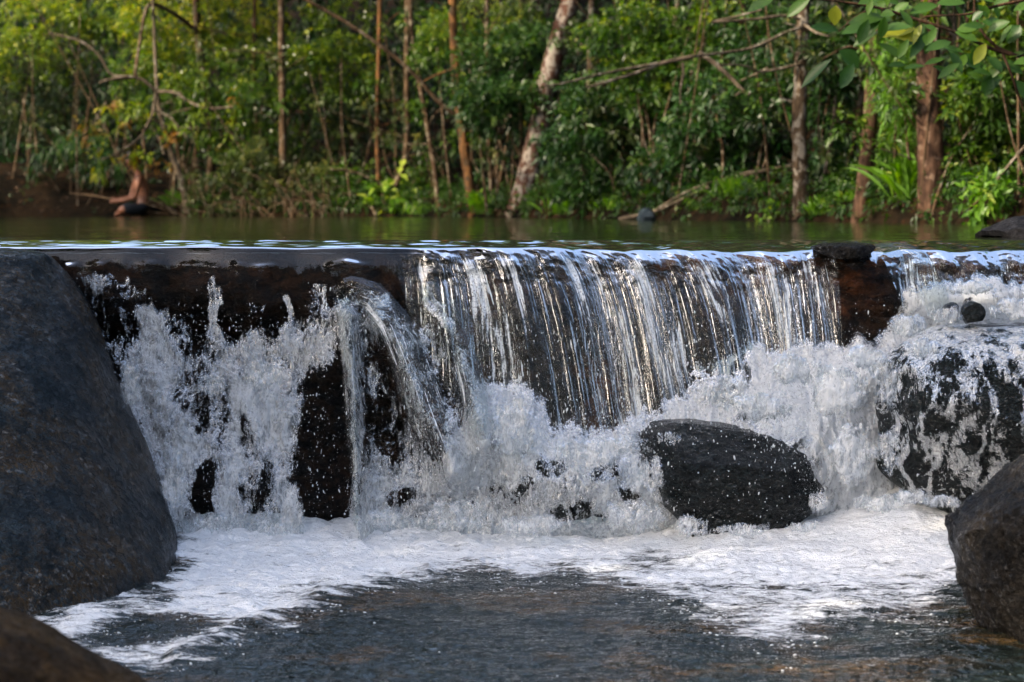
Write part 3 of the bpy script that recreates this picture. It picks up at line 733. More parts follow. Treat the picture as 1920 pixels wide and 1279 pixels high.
loft_rock('boulder', [(472, -190, -60, 9.95, 10.15), (476, -240, -5, 9.88, 10.15), (486, -260, 30, 9.8, 10.2), (520, -280, 52, 9.65, 10.5), (560, -290, 78, 9.5, 10.6), (610, -300, 112, 9.35, 10.6), (680, -300, 150, 9.1, 10.6), (760, -300, 188, 8.85, 10.6), (850, -300, 236, 8.6, 10.6),
     (940, -300, 286, 8.3, 10.5), (1010, -300, 318, 8.1, 10.4), (1060, -300, 334, 7.98, 10.3), (1110, -300, 338, 7.9, 10.2), (1180, -300, 334, 7.9, 10.1)],
     9.35, ROCK_LEFT, 'huge dark wet boulder sloping down from the lip at the left edge', n=360, m=420, ex=2.1, amp=0.016, fr=2.2, seed=2.0, cuts=0)
loft_rock('boulder', [(797, 1235, 1290, 9.75, 9.95), (800, 1212, 1330, 9.65, 10.0), (812, 1200, 1420, 9.6, 10.05), (830, 1205, 1480, 9.52, 10.1), (860, 1210, 1535, 9.46, 10.1), (890, 1215, 1552, 9.45, 10.1), (930, 1228, 1548, 9.47, 10.1), (960, 1260, 1530, 9.52, 10.05), (1000, 1290, 1500, 9.55, 10.0), (1040, 1300, 1490, 9.55, 10)],
     9.65, ROCK_DARK, 'wet black boulder standing in the foam below the middle of the fall', n=240, m=340, ex=3.2, amp=0.026, fr=4.2, seed=9.6, strat=3, cuts=20, cutk=0.92)
RB = [(618, 1850, 2040, 9.5, 9.9), (628, 1760, 2200, 9.4, 10.0), (650, 1700, 2260, 9.3, 10.0), (690, 1668, 2280, 9.22, 10.0), (760, 1655, 2280, 9.15, 10.0), (830, 1662, 2280, 9.2, 10.0), (880, 1668, 2280, 9.28, 10.0), (915, 1690, 2260, 9.35, 10), (960, 1760, 2240, 9.4, 10.0), (1010, 1800, 2200, 9.4, 10.0)]
loft_rock('boulder', RB, 9.45, ROCK_DARK, 'large dark boulder with thin water trickling over it at the right', n=220, m=340, ex=2.6, amp=0.045, fr=3.0, seed=14.0, cutk=0.93)
def rb_foam(V):
    x, y, z = V[:, 0], V[:, 1], V[:, 2]
    v = V0 + F * (ZC - z) / y; u_ = 960 + F * x / y
    wx_ = x + 0.04 * perlin(x * 9, z * 9, 3.0)
    web = ridge(wx_ * 14, y * 6, z * 7, 3) 
    stk = ridge(wx_ * 13, 1.0, z * 2.2, 2)
    f_ = -0.46 + 0.55 * (1 - sst(620, 760, v)) + 0.25 * fbm(x * 7, y * 5, z * 7, 3) + 0.34 * sst(0.2, 0.75, web) + 0.42 * sst(0.3, 0.8, stk) * sst(700, 760, v)
    return f_
loft_rock('white_water', RB, 9.45, WHITE, None, cat=None, n=260, m=420, ex=2.6, amp=0.045, fr=3.0, seed=14.0, cutk=0.93, off=0.012, attrf=rb_foam, kind='structure')
loft_rock('boulder', [(862, 1955, 2000, 7.6, 7.9), (880, 1925, 2100, 7.5, 8.1), (910, 1880, 2200, 7.4, 8.3), (945, 1835, 2240, 7.35, 8.4), (985, 1812, 2260, 7.32, 8.4), (1040, 1800, 2260, 7.32, 8.4), (1100, 1806, 2260, 7.35, 8.4), (1160, 1845, 2240, 7.45, 8.4), (1230, 1890, 2200, 7.55, 8.3), (1300, 1910, 2200, 7.6, 8.3)],
     7.75, ROCK_BROWN, 'rough brown-black boulder at the right edge beside the pool', n=320, m=360, ex=3.4, amp=0.040, fr=4.6, seed=23.4, cuts=30, cutk=0.86)
loft_rock('boulder', [(1140, -320, -120, 4.9, 5.1), (1152, -340, -50, 4.8, 5.2), (1175, -360, 10, 4.7, 5.3), (1205, -380, 70, 4.6, 5.4), (1235, -380, 125, 4.6, 5.4), (1265, -380, 185, 4.6, 5.4), (1300, -380, 250, 4.6, 5.4), (1400, -380, 380, 4.6, 5.4), (1600, -380, 420, 4.6, 5.4)],
     5.0, ROCK_WARM, 'blurred tan brown rock in the near lower left corner', n=120, m=120, ex=2.2, amp=0.02, fr=3.2, seed=41.0)
loft_rock('flat_rock', [(457, 1575, 1625, 10.12, 10.3), (459, 1545, 1638, 10.05, 10.34), (464, 1522, 1642, 9.98, 10.36), (472, 1535, 1640, 9.96, 10.36), (480, 1552, 1628, 9.98, 10.34), (486, 1570, 1610, 10.02, 10.3)],
     10.1, ROCK_BROWN, 'flat dark slab of rock lying on the lip of the fall', n=60, m=110, ex=2.6, amp=0.008, fr=9, seed=51.0, cat='rock')
loft_rock('rock', [(404, 1945, 1990, 11.9, 12.2), (410, 1918, 2050, 11.75, 12.4), (418, 1898, 2100, 11.65, 12.5), (428, 1878, 2120, 11.6, 12.5), (437, 1862, 2130, 11.58, 12.5), (444, 1848, 2130, 11.56, 12.5), (460, 1840, 2130, 11.56, 12.5)],
     11.85, ROCK_GREY, 'pale grey rock rising from the upper water at the right edge', n=80, m=110, ex=2.2, amp=0.02, fr=5, seed=61.0, cat='rock')
loft_rock('river_stone', [(390, 1206, 1216, 26.2, 26.4), (394, 1200, 1222, 26.1, 26.5), (402, 1197, 1227, 26.0, 26.55), (410, 1195, 1229, 26.0, 26.6), (418, 1195, 1229, 26.0, 26.6), (426, 1195, 1229, 26, 26.6)],
     26.3, ROCK_RIVER, 'small round blue-black stone in the water at the foot of the fallen branch', n=50, m=60, amp=0.006, fr=6, seed=71.0, cat='rock')
loft_rock('rock', [(566, 1820, 1828, 9.55, 9.6), (570, 1812, 1836, 9.5, 9.65), (578, 1806, 1844, 9.5, 9.65), (590, 1804, 1846, 9.5, 9.65), (610, 1815, 1840, 9.5, 9.65)],
     9.55, ROCK_DARK, 'small low dark stone poking from the white water above the right boulder', n=60, m=80, amp=0.006, fr=12, seed=81.0, cat='rock', cuts=12, cutk=0.8)
loft_rock('rock', [(568, 1784, 1792, 9.52, 9.6), (574, 1774, 1797, 9.5, 9.65), (586, 1770, 1797, 9.5, 9.65), (604, 1772, 1794, 9.5, 9.65)],
     9.55, ROCK_DARK, 'smallest dark stone, left of the low dark stone in white water', n=60, m=80, amp=0.006, fr=12, seed=101.0, cat='rock', cuts=12, cutk=0.8)

# ------------------------------------------------------------------ spray
_bm = bmesh.new(); bmesh.ops.create_icosphere(_bm, subdivisions=2, radius=1.0)
ICO_V = np.array([v.co[:] for v in _bm.verts]); ICO_F = np.array([[v.index for v in f.verts] for f in _bm.faces]); _bm.free()
def blobs(name, C, rad, stretch, mat, **kw):
    """many small droplets as one mesh; stretch (n,3) scales"""
    n = len(C)
    a = RNG.uniform(-0.35, 0.35, n); ca, sa = np.cos(a), np.sin(a)
    V = ICO_V[None] * (rad[:, None, None] * stretch[:, None, :])
    x = V[..., 0] * ca[:, None] - V[..., 2] * sa[:, None]; z = V[..., 0] * sa[:, None] + V[..., 2] * ca[:, None]
    V = np.stack([x, V[..., 1], z], -1) + C[:, None, :]
    Fc = (ICO_F[None] + (np.arange(n) * len(ICO_V))[:, None, None]).reshape(-1, 3)
    o = raw_mesh(name, V.reshape(-1, 3), Fc, mat)
    return tag(o, **kw)
def spray(n, prob, fwd, rlo, rhi):
    fl = prob.ravel(); fl = fl / fl.sum(); idx = RNG.choice(fl.size, n, p=fl)
    C = WW_P.reshape(-1, 3)[idx] + np.stack([RNG.normal(0, .012, n), -RNG.uniform(0.01, fwd, n), RNG.normal(0, .012, n)], -1)
    rad = rlo + (rhi - rlo) * RNG.uniform(0, 1, n) ** 4
    return C, rad
gx = np.abs(np.gradient(WW_F, axis=1)) + np.abs(np.gradient(WW_F, axis=0))
pr = gx / gx.max() + 0.25 * (WW_F > 0.1) * sst(560, 700, WW_V) + 0.32 * np.exp(-((WW_U - 605) / 38) ** 2) * sst(680, 740, WW_V) * (1 - sst(960, 1000, WW_V))
pr = pr * (WW_U < 1930) * (1 - 0.9 * sst(1545, 1570, WW_U) * (1 - sst(1650, 1700, WW_U)) * (1 - sst(600, 620, WW_V)))
C1, r1 = spray(6000, pr, 0.16, 0.0006, 0.0034)
pr2 = np.exp(-((WW_U - 1120) / 200) ** 2 - ((WW_V - 830) / 60) ** 2) + np.exp(-((WW_U - 1500) / 200) ** 2 - ((WW_V - 720) / 90) ** 2) + 0.6 * np.exp(-((WW_U - 450) / 160) ** 2 - ((WW_V - 640) / 40) ** 2)
C2, r2 = spray(2600, pr2, 0.3, 0.001, 0.0040)
# drops flying in front of the two dark boulders
n3 = 260
C3 = np.array([P(RNG.uniform(1190, 1560), RNG.uniform(790, 980), 9.42 - RNG.uniform(0, .12)) for _ in range(n3)])
C4 = np.array([P(RNG.uniform(1640, 1930), RNG.uniform(700, 930), 9.12 - RNG.uniform(0, .15)) for _ in range(150)])
CC = np.concatenate([C1, C2, C3, C4]); rr = np.concatenate([r1, r2, 0.0004 + 0.0032 * RNG.uniform(0, 1, n3) ** 5, 0.0005 + 0.003 * RNG.uniform(0, 1, 150) ** 5])
pr5 = sst(740, 790, WW_U) * (1 - sst(1540, 1560, WW_U)) * sst(560, 700, WW_V) * (1 - sst(900, 960, WW_V)) + 0.8 * np.exp(-((WW_U - 420) / 180) ** 2) * sst(560, 620, WW_V) * (1 - sst(900, 980, WW_V))
C5, r5 = spray(1500, pr5, 0.2, 0.0006, 0.0016)
st5 = RNG.uniform(3, 9, len(C5))
CC = np.concatenate([CC, C5]); rr = np.concatenate([rr, r5])
st = np.stack([np.ones(len(CC)), np.ones(len(CC)), np.concatenate([0.9 + 2.2 * RNG.uniform(0, 1, len(CC) - len(C5)) ** 3, st5])], -1)
blobs('spray_droplets', CC, rr, st, DROP, kind='stuff', label='fine water drops thrown up in front of the fall and boulders')

PP = np.stack([X, Yp, zz], -1).reshape(-1, 3)
pe = (sst(0.08, 0.35, fm) * (1 - 0.9 * sst(0.6, 0.95, fm)) + 0.10 * (fm > 0.5) + 0.004) * (Yp > 6.6) * (np.abs(X) < 2.2) * (0.2 + sst(-0.1, 0.3, fbm(X * 9, Yp * 14, 21.0, 3)))
pe = pe.ravel() / pe.sum(); ib = RNG.choice(pe.size, 2600, p=pe)
CB = PP[ib] + np.stack([RNG.normal(0, .004, 2600), RNG.normal(0, .006, 2600), RNG.uniform(-.001, .002, 2600)], -1)
blobs('foam_bubbles', CB, 0.0012 + 0.0045 * RNG.uniform(0, 1, 2600) ** 3, np.ones((2600, 3)) * np.array([1.2, 1.2, 0.6]), DROP, kind='stuff', label='bubbles and foam flecks riding on the pool')

# the finest spray hanging round the splash
_bm = bmesh.new(); bmesh.ops.create_icosphere(_bm, subdivisions=1, radius=1.0)
ICO_V = np.array([v.co[:] for v in _bm.verts]); ICO_F = np.array([[v.index for v in f.verts] for f in _bm.faces]); _bm.free()
pr6 = sst(-0.1, 0.5, WW_F) * sst(600, 760, WW_V) + 0.5 * np.exp(-((WW_U - 1200) / 260) ** 2 - ((WW_V - 790) / 60) ** 2) + 0.4 * np.exp(-((WW_U - 1480) / 200) ** 2 - ((WW_V - 640) / 50) ** 2) + 0.35 * np.exp(-((WW_U - 1740) / 100) ** 2 - ((WW_V - 560) / 40) ** 2)
NF = 16000
C7, r7 = spray(NF, pr6, 0.25, 0.0003, 0.0011)
C7 = C7 + RNG.normal(0, 0.028, (NF, 3)); C7[:, 2] = np.maximum(C7[:, 2], -1.2)
blobs('spray_droplets', C7, r7, np.stack([np.ones(NF), np.ones(NF), 1 + 3 * RNG.uniform(0, 1, NF) ** 2], -1), DROP, kind='stuff', label='finest spray hanging over the splash')

# ------------------------------------------------------------------ plants
def leaf_arrays(pos, dirs, nrm, length, width, tone, droop=0.15, seg=2):
    """each leaf: folded blade, 2*seg quads"""
    n = len(pos)
    dirs = dirs / (np.linalg.norm(dirs, axis=1)[:, None] + 1e-9)
    side = np.cross(dirs, nrm); side /= (np.linalg.norm(side, axis=1)[:, None] + 1e-9)
    up = np.cross(side, dirs)
    prof = {2: [0.0, 1.0, 0.0], 3: [0.0, 0.9, 0.85, 0.0], 4: [0.0, 0.75, 1.0, 0.7, 0.0], 5: [0.05, 0.6, 0.95, 1.0, 0.7, 0.0]}[seg]
    V = []
    for i in range(seg + 1):
        t = i / seg
        c = pos + dirs * (length * t)[:, None] + np.array([0, 0, -1.0]) * (droop * length * t * t)[:, None]
        wv = (width * 0.5 * prof[i])[:, None]
        V += [c + side * wv + up * wv * 0.35, c, c - side * wv + up * wv * 0.35]
    V = np.stack(V, 1)                      # n, 3*(seg+1), 3
    k = 3 * (seg + 1)
    f = []
    for i in range(seg):
        a = 3 * i
        f += [[a, a + 3, a + 4, a + 1], [a + 1, a + 4, a + 5, a + 2]]
    Fc = (np.array(f)[None] + (np.arange(n) * k)[:, None, None]).reshape(-1, 4)
    return V.reshape(-1, 3), Fc, np.repeat(tone, k)
def rnd_dirs(n, up=0.2):
    d = RNG.normal(size=(n, 3)); d[:, 2] += up; return d / np.linalg.norm(d, axis=1)[:, None]
def foliage(name, C, rad, nsprig, nleaf, L, mat, parent=None, wr=0.45, tone0=0.35, seg=2, droop=0.25, hang=0.0, **kw):
    """C: (k,3) clump centres, rad: (k,3) radii; sprigs of leaves around them"""
    C = np.atleast_2d(C); rad = np.atleast_2d(rad)
    if len(rad) != len(C): rad = np.repeat(rad[:1], len(C), 0)
    vol = rad.prod(1) ** 0.66; idx = RNG.choice(len(C), nsprig, p=vol / vol.sum())
    d = rnd_dirs(nsprig, 0.1); rr = RNG.uniform(0.25, 1.08, nsprig) ** 0.6
    sp = C[idx] + d * rad[idx] * rr[:, None]
    sp = sp + rad[idx] * 0.75 * np.stack([perlin(sp[:, 0] * 2.2, sp[:, 1] * 2.2, sp[:, 2] * 2.2 + q * 9.3) for q in range(3)], -1)
    sd_ = d * 0.8 + RNG.normal(0, 0.5, (nsprig, 3)); sd_[:, 2] -= hang; sd_ /= np.linalg.norm(sd_, axis=1)[:, None]
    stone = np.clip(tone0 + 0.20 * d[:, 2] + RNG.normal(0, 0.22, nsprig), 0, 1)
    t = np.tile(np.linspace(0, 1, nleaf), nsprig); s = np.repeat(np.arange(nsprig), nleaf)
    ll = L * RNG.uniform(0.7, 1.25, nsprig * nleaf) * np.repeat(RNG.uniform(0.55, 1.35, nsprig), nleaf)
    pos = sp[s] + sd_[s] * (t * L * nleaf * 0.22)[:, None] + RNG.normal(0, L * 0.12, (len(s), 3))
    ld = sd_[s] * 0.7 + RNG.normal(0, 0.65, (len(s), 3)); ld[:, 2] -= hang * 0.5
    nm = np.array([0, -0.35, 1.0]) + RNG.normal(0, 0.45, (len(s), 3))
    tone = np.clip(stone[s] + RNG.normal(0, 0.12, len(s)), 0, 1)
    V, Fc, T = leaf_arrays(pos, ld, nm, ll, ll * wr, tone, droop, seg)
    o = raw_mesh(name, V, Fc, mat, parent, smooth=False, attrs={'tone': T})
    if kw: tag(o, **kw)
    return o
def tube_arrays(paths, sides=8, flute=0.0):
    """paths: list of (points (k,3), radii (k,))"""
    vs, fs = [], []; o = 0
    for pts, rad in paths:
        pts = np.array(pts, float); rad = np.array(rad, float)
        k = len(pts)
        n = max(k * 5, 8); t = np.linspace(0, 1, n); kk = np.linspace(0, 1, k)
        Q = np.stack([np.interp(t, kk, pts[:, j]) for j in range(3)], -1); rr = np.interp(t, kk, rad)
        for _ in range(5): Q[1:-1] = (Q[:-2] + 2 * Q[1:-1] + Q[2:]) / 4
        T = np.gradient(Q, axis=0); T /= np.linalg.norm(T, axis=1)[:, None] + 1e-9
        ref = np.where(np.abs(T[:, 1:2]) > 0.9, np.array([[1.0, 0, 0]]), np.array([[0, 1.0, 0]]))
        A = np.cross(T, ref); A /= np.linalg.norm(A, axis=1)[:, None]; B = np.cross(T, A)
        th = np.linspace(0, 2 * np.pi, sides, endpoint=False)
        rn = rr[:, None] * (1 + 0.16 * perlin(np.cos(th)[None] * 1.5 + Q[:, 0:1] * 3, np.sin(th)[None] * 1.5 + Q[:, 1:2], Q[:, 2:3] * 3.0) + flute * perlin(np.cos(th)[None] * 3, np.sin(th)[None] * 3 + pts[0, 0], Q[:, 2:3] * 0.6))
        V = Q[:, None] + A[:, None] * (np.cos(th)[None] * rn)[..., None] + B[:, None] * (np.sin(th)[None] * rn)[..., None]
        i = np.arange(n - 1)[:, None] * sides + np.arange(sides)[None]; j = np.arange(n - 1)[:, None] * sides + (np.arange(sides)[None] + 1) % sides
        vs.append(V.reshape(-1, 3)); fs.append(np.stack([i, j, j + sides, i + sides], -1).reshape(-1, 4) + o)
        o += len(vs[-1])
    return np.concatenate(vs), np.concatenate(fs)
def tubes(name, paths, mat, parent=None, sides=8, flute=0.0):
    V, Fc = tube_arrays(paths, sides, flute)
    return raw_mesh(name, V, Fc, mat, parent)
def gz(x, y): return float(ground_z(np.array(x, float), np.array(y, float)))
def relp(pts, root): return [np.array(p) - np.array(root.location) for p in pts]

def Yshore_u(u):
    """depth of the shoreline on the ray of photograph column u"""
    Y = 30.0
    for _ in range(60): Y = 0.5 * Y + 0.5 * float(shore((u - 960) / F * Y))
    return Y
def tree(label, path, wpx, mat, dback=0.4, crown_r=1.6, crown_h=6.0, leafm=None, nsp=260, limbs=(), group='trees standing on the far bank', name='tree', top=7.5, extra=None, flute=0.0, sides=12, wtop=None):
    Y = Yshore_u(path[0][0]) + dback
    pts = [P(a, b, Y + 0.02 * i) for i, (a, b) in enumerate(path)]
    base = pts[0].copy(); base[2] = gz(base[0], base[1]) - 0.12
    r0 = wpx / 2 / F * Y
    root = empty(name, tuple(pts[0])); root.location.z = gz(pts[0][0], pts[0][1])
    tag(root, label, 'tree', group)
    up = pts[-1] - pts[-2]; up = up / np.linalg.norm(up); up = up * 0.4 + np.array([0, 0, 0.9])
    e = top - pts[-1][2]
    full = [base] + pts + [pts[-1] + up * max(e, 0.5) * 0.5, pts[-1] + up * max(e, 0.5)]
    rt = (wtop or wpx * 0.8) / 2 / F * Y
    rad = [r0 * 1.25] + list(np.linspace(r0 * 1.02, rt, len(pts))) + [rt * 0.75, rt * 0.4]
    tubes('trunk', [(relp(full, root), rad)], mat, root, sides, flute)
    tip = full[-1]
    cs = np.array([tip + np.array([RNG.normal(0, crown_r * .6), RNG.normal(0, crown_r * .6), RNG.normal(-crown_h * .1, 0.6)]) for _ in range(9)])
    cs[:, 2] = np.maximum(cs[:, 2], 4.6)
    # limbs from the trunk to the crown clumps
    lp = []
    for c in cs[:5]:
        a = full[-2] + (full[-1] - full[-2]) * random.random()
        lp.append((relp([a, (a + c) / 2 + np.array([0, 0, .15]), c], root), [rt * .35, rt * .25, rt * .1]))
    for q_ in lp: tubes('limb', [q_], mat, root, 6)
    foliage('crown', cs - np.array(root.location), np.array([[crown_r * .8, crown_r * .8, 0.9]]), int(nsp * 2.2), 8, 0.20, leafm or LEAF_MID, root)
    for q_ in range(5):
        tq = RNG.uniform(0.15, 0.95); iq = tq * (len(pts) - 1); ia = int(iq); a_ = pts[ia] + (pts[min(ia + 1, len(pts) - 1)] - pts[ia]) * (iq - ia)
        e_ = a_ + np.array([RNG.normal(0, .45), RNG.uniform(-.35, .1), RNG.uniform(-.05, .5)])
        dq = np.hypot(e_[0] + 5.8, 0)
        if dq < 1.1 and e_[2] < 1.1: e_[2] += 1.0
        tubes('twig', [(relp([a_, (a_ + e_) / 2 + RNG.normal(0, .05, 3), e_], root), [.012, .008, .004])], mat, root, 5)
        foliage('foliage', e_ - np.array(root.location), np.array([[.14, .10, .12]]), 14, 6, 0.085, leafm or (LEAF_MID if q_ % 2 else LEAF_OLIVE), root, hang=.2)
    for lm in limbs:
        pp, w0, w1 = lm[:3]; yo = lm[3] if len(lm) > 3 else 0.0
        n_ = len(pp)
        q = [P(a, b, Y + yo * (i / max(n_ - 1, 1))) for i, (a, b) in enumerate(pp)]
        tubes('branch', [(relp(q, root), np.linspace(w0, w1, n_) / 2 / F * Y)], mat if len(lm) < 5 else lm[4], root, 7)
    if extra: extra(root, Y)
    return root

def sprays_at(spots, L, mat, n=7, hang=0.1, spread=10):
    def fn(root, Y):
        C = np.array([P(a, b, Y - 0.15) for a, b in spots]) - np.array(root.location)
        for c_ in C: foliage('foliage', c_, np.array([[spread / F * Y] * 3]), n, 6, L, mat, root, wr=0.35, tone0=0.6, hang=hang)
    return fn

tree('thin pale straight trunk behind the white flowers left of centre', [(528, 402), (531, 300), (530, 180), (528, 60), (527, -10)], 15, BARK_TAN, 0.5)
tree('leaning grey brown trunk behind the seated person, with bare arching boughs', [(386, 398), (398, 300), (392, 200), (372, 80), (366, -10)], 16, BARK_TAN, 1.2,
     limbs=[([(372, 60), (320, 20), (275, 0), (262, 80), (252, 145)], 9, 5, -1.6), ([(252, 145), (200, 150), (187, 156)], 8, 5, 0), ], leafm=LEAF_LIME)
tree('short crooked pale trunk forking low beside the seated person', [(352, 402), (350, 372), (338, 330), (318, 280), (300, 215), (294, 172)], 17, BARK_PALE, 0.15, wtop=7, top=5.2, leafm=LEAF_LIME,
     limbs=[([(294, 172), (268, 148), (235, 142), (188, 154)], 8, 4, -0.2), ([(294, 172), (330, 172), (360, 195), (392, 205), (440, 200)], 7, 4, -0.3), ([(292, 175), (287, 215), (270, 245), (266, 272)], 7, 3, -0.3),
             ([(205, 136), (185, 100), (150, 75), (90, 62)], 5, 4, 0), ([(205, 136), (215, 143), (235, 142)], 5, 5, 0), ([(285, 225), (262, 262), (215, 290), (190, 300)], 5, 3, -.3), ([(284, 235), (300, 262), (307, 290)], 4, 3, -.3), ([(288, 206), (320, 218), (350, 258)], 4, 2, -.2), ([(200, 190), (178, 228), (160, 245)], 4, 3, -.2)],
     extra=lambda root, Y: (sprays_at([(160, 240), (150, 255), (170, 250), (325, 255), (330, 248), (435, 205), (430, 180), (240, 228), (210, 190), (306, 308), (302, 300), (244, 292)], 0.11, LEAF_TIP, 3, 0.1, 7)(root, Y),
                            sprays_at([(185, 300), (175, 305), (195, 290), (270, 280), (262, 295), (300, 240), (350, 215), (260, 200), (225, 250), (200, 205), (380, 145), (330, 140)], 0.12, LEAF_LIME, 4, 0.3, 12)(root, Y)))
tree('very thin dark trunk left of the pale straight trunk', [(474, 398), (478, 250), (476, 100), (478, -10)], 9, BARK_DARK, 1.4, crown_r=1.2, nsp=150)
tree('thin orange lit stem with leafy foot left of centre', [(712, 398), (710, 330), (706, 250), (710, 120), (712, -10)], 9, BARK_SUNLIT, 0.6, crown_r=1.2, nsp=150)
tree('slim trunk curving out of a pale swollen foot', [(722, 402), (742, 345), (760, 305), (764, 250), (762, 120), (764, -10)], 12, BARK_TAN, 0.5, crown_r=1.2, nsp=150)
tree('wavy leaning thin tan stem right of the swollen foot', [(824, 400), (818, 340), (804, 250), (786, 150), (772, 70), (768, -10)], 10, BARK_TAN, 0.3, crown_r=1.2, nsp=150)
tree('orange brown leaning trunk with a long bare bough reaching up left', [(889, 408), (880, 340), (868, 260), (856, 160), (850, 60), (848, -10)], 19, BARK_SUNLIT, 0.15,
     limbs=[([(862, 222), (820, 190), (770, 130), (700, 75), (630, 30), (565, -5)], 8, 7, -0.4, BARK_TAN), ([(850, 130), (820, 140), (795, 152)], 6, 3, -0.2)])
tree('slender brown stem just right of the orange trunk', [(926, 403), (920, 320), (915, 250), (912, 120), (914, -10)], 10, BARK_TAN, 0.6, crown_r=1.2, nsp=150)
tree('thick leaning trunk mottled white and red brown', [(972, 404), (990, 330), (1008, 250), (1030, 140), (1052, 60), (1078, -20)], 42, BARK_MOTTLED, 0.35, sides=18, crown_r=2.2, nsp=400, top=8.5)
tree('thin stained trunk behind the grass tuft right of centre', [(1102, 404), (1102, 300), (1106, 180), (1108, 60), (1110, -10)], 14, BARK_SPOTTED, 0.4, crown_r=1.4, nsp=200)
tree('dim slender trunk in the shade above the round stone', [(1240, 396), (1240, 300), (1246, 180), (1262, 60), (1275, -10)], 11, BARK_PALE, 2.0, crown_r=1.4, nsp=200)
tree('tall straight trunk with pale lichen spots and bare zigzag branches', [(1503, 416), (1502, 330), (1498, 240), (1502, 140), (1506, 40), (1508, -10)], 29, BARK_SPOTTED, 0.2, sides=16, nsp=350,
     limbs=[([(1502, 52), (1470, 62), (1410, 92), (1348, 100), (1300, 106)], 7, 5, -.6, BARK_PALE), ([(1300, 106), (1240, 118), (1215, 130), (1150, 150), (1100, 164)], 9, 5, 0, BARK_PALE),
             ([(1310, 98), (1345, 122), (1375, 150), (1392, 170), (1406, 178)], 11, 6, -.1, BARK_PALE), ([(1392, 170), (1378, 180)], 6, 4, 0, BARK_PALE), ([(1280, 118), (1282, 140), (1275, 165), (1276, 195)], 6, 3, -.1, BARK_PALE),
             ([(1240, 118), (1180, 128), (1120, 140), (1060, 156), (1020, 162)], 6, 4, -.3, BARK_PALE), ([(1500, 120), (1450, 132), (1420, 136), (1400, 122), (1350, 122)], 6, 4, -.4, BARK_PALE), ([(1440, 128), (1415, 140), (1388, 152)], 5, 4, 0, BARK_PALE),
             ([(1500, 36), (1470, 28), (1420, 36), (1390, 38), (1335, 42)], 6, 5, -.4, BARK_PALE), ([(1335, 42), (1360, 36), (1385, 30), (1428, 18)], 6, 4, 0, BARK_PALE), ([(1508, 46), (1530, 62), (1555, 68)], 6, 4, -.4, BARK_PALE)])
tree('thin crooked vine-like stem right of the spotted trunk', [(1535, 414), (1545, 330), (1560, 260), (1566, 190), (1572, 120), (1560, 60), (1562, -10)], 7, BARK_PALE, 0.7, crown_r=1.0, nsp=90)
tree('slanting dim stem leaning left of the dark brown trunk', [(1572, 412), (1582, 350), (1600, 270), (1616, 170), (1630, 60), (1640, -10)], 11, BARK_TAN, 1.2, crown_r=1.2, nsp=120)
tree('dark red brown trunk leaning slightly right', [(1612, 417), (1622, 330), (1632, 230), (1636, 130), (1645, 40), (1650, -10)], 29, BARK_REDDISH, 0.1, sides=16, nsp=350)
tree('thickest reddish trunk with a dark hollow groove down its middle', [(1748, 418), (1746, 330), (1744, 230), (1742, 130), (1744, 40), (1746, -10)], 46, BARK_REDDISH, 0.3, sides=28, flute=0.35, nsp=400)
tree('thin pale stem right of the thickest trunk', [(1802, 416), (1796, 300), (1792, 180), (1790, 60), (1790, -10)], 9, BARK_PALE, 1.0, crown_r=1.0, nsp=120)
tree('slim grey stem near the right edge', [(1898, 416), (1890, 300), (1882, 180), (1878, 60), (1880, -10)], 10, BARK_TAN, 1.8, crown_r=1.0, nsp=120)

# shrubs: (label, [(u, v, ru, rv)], dback, leaf size, material, sprigs, tone, hang)
def shrub(label, clumps, dback, L, mat, nsp, tone=0.4, hang=0.0, name='shrub', wr=0.42, nleaf=7, cat='shrub', group='bushes growing on the far bank', stems=4):
    um = np.mean([c[0] for c in clumps]); Y = Yshore_u(um) + dback
    x0 = (um - 960) / F * Y; root = empty(name, (x0, Y, gz(x0, Y)))
    tag(root, label, cat, group)
    C = np.array([P(c[0], c[1], Y) + np.array([0, RNG.uniform(-.3, .3), 0]) for c in clumps]); rad = np.array([[c[2] / F * Y, min(c[2], c[3]) / F * Y * 0.9 + .1, c[3] / F * Y] for c in clumps])
    loc = np.array(root.location)
    lp = []
    for c in C[:max(stems, 1)]:
        b = np.array([c[0] * .6 + x0 * .4, Y, gz(x0, Y) - .05])
        lp.append(([b - loc, (b + c) / 2 - loc + RNG.normal(0, .1, 3), c - loc], [0.022, 0.016, 0.008]))
    for q_ in lp: tubes('stem', [q_], BARK_TAN, root, 6)
    foliage('foliage', C - loc, rad, nsp, nleaf, L, mat, root, wr=wr, tone0=tone, hang=hang)
    return root
shrub('bright yellow green bush filling the upper left corner', [(60, 60, 120, 60), (180, 30, 110, 50), (30, 120, 80, 50)], 1.8, 0.085, LEAF_LIME, 900, 0.45)
shrub('yellow leaved bush at the top between left corner and pale trunk', [(330, 40, 110, 60), (450, 60, 90, 70), (300, 110, 60, 40)], 1.6, 0.085, LEAF_LIME, 1000, 0.65)
shrub('olive leaved thicket with dead twigs on the upper left', [(110, 180, 120, 60), (200, 240, 90, 50), (60, 240, 70, 40)], 2.4, 0.08, LEAF_OLIVE, 700, 0.3)
shrub('drooping green bush above the seated person', [(320, 190, 90, 60), (250, 130, 60, 40), (390, 150, 60, 50)], 1.0, 0.085, LEAF_MID, 620, 0.5, 0.2)
shrub('white flowered bush around the pale straight trunk', [(480, 170, 70, 80), (560, 150, 60, 80), (440, 240, 60, 50), (500, 280, 60, 50)], 1.0, 0.075, LEAF_MID, 900, 0.45)
shrub('dense low bush at the water left of centre', [(430, 350, 60, 45), (520, 350, 60, 45), (600, 350, 60, 45), (470, 300, 60, 30)], 0.3, 0.07, LEAF_OLIVE, 1100, 0.4)
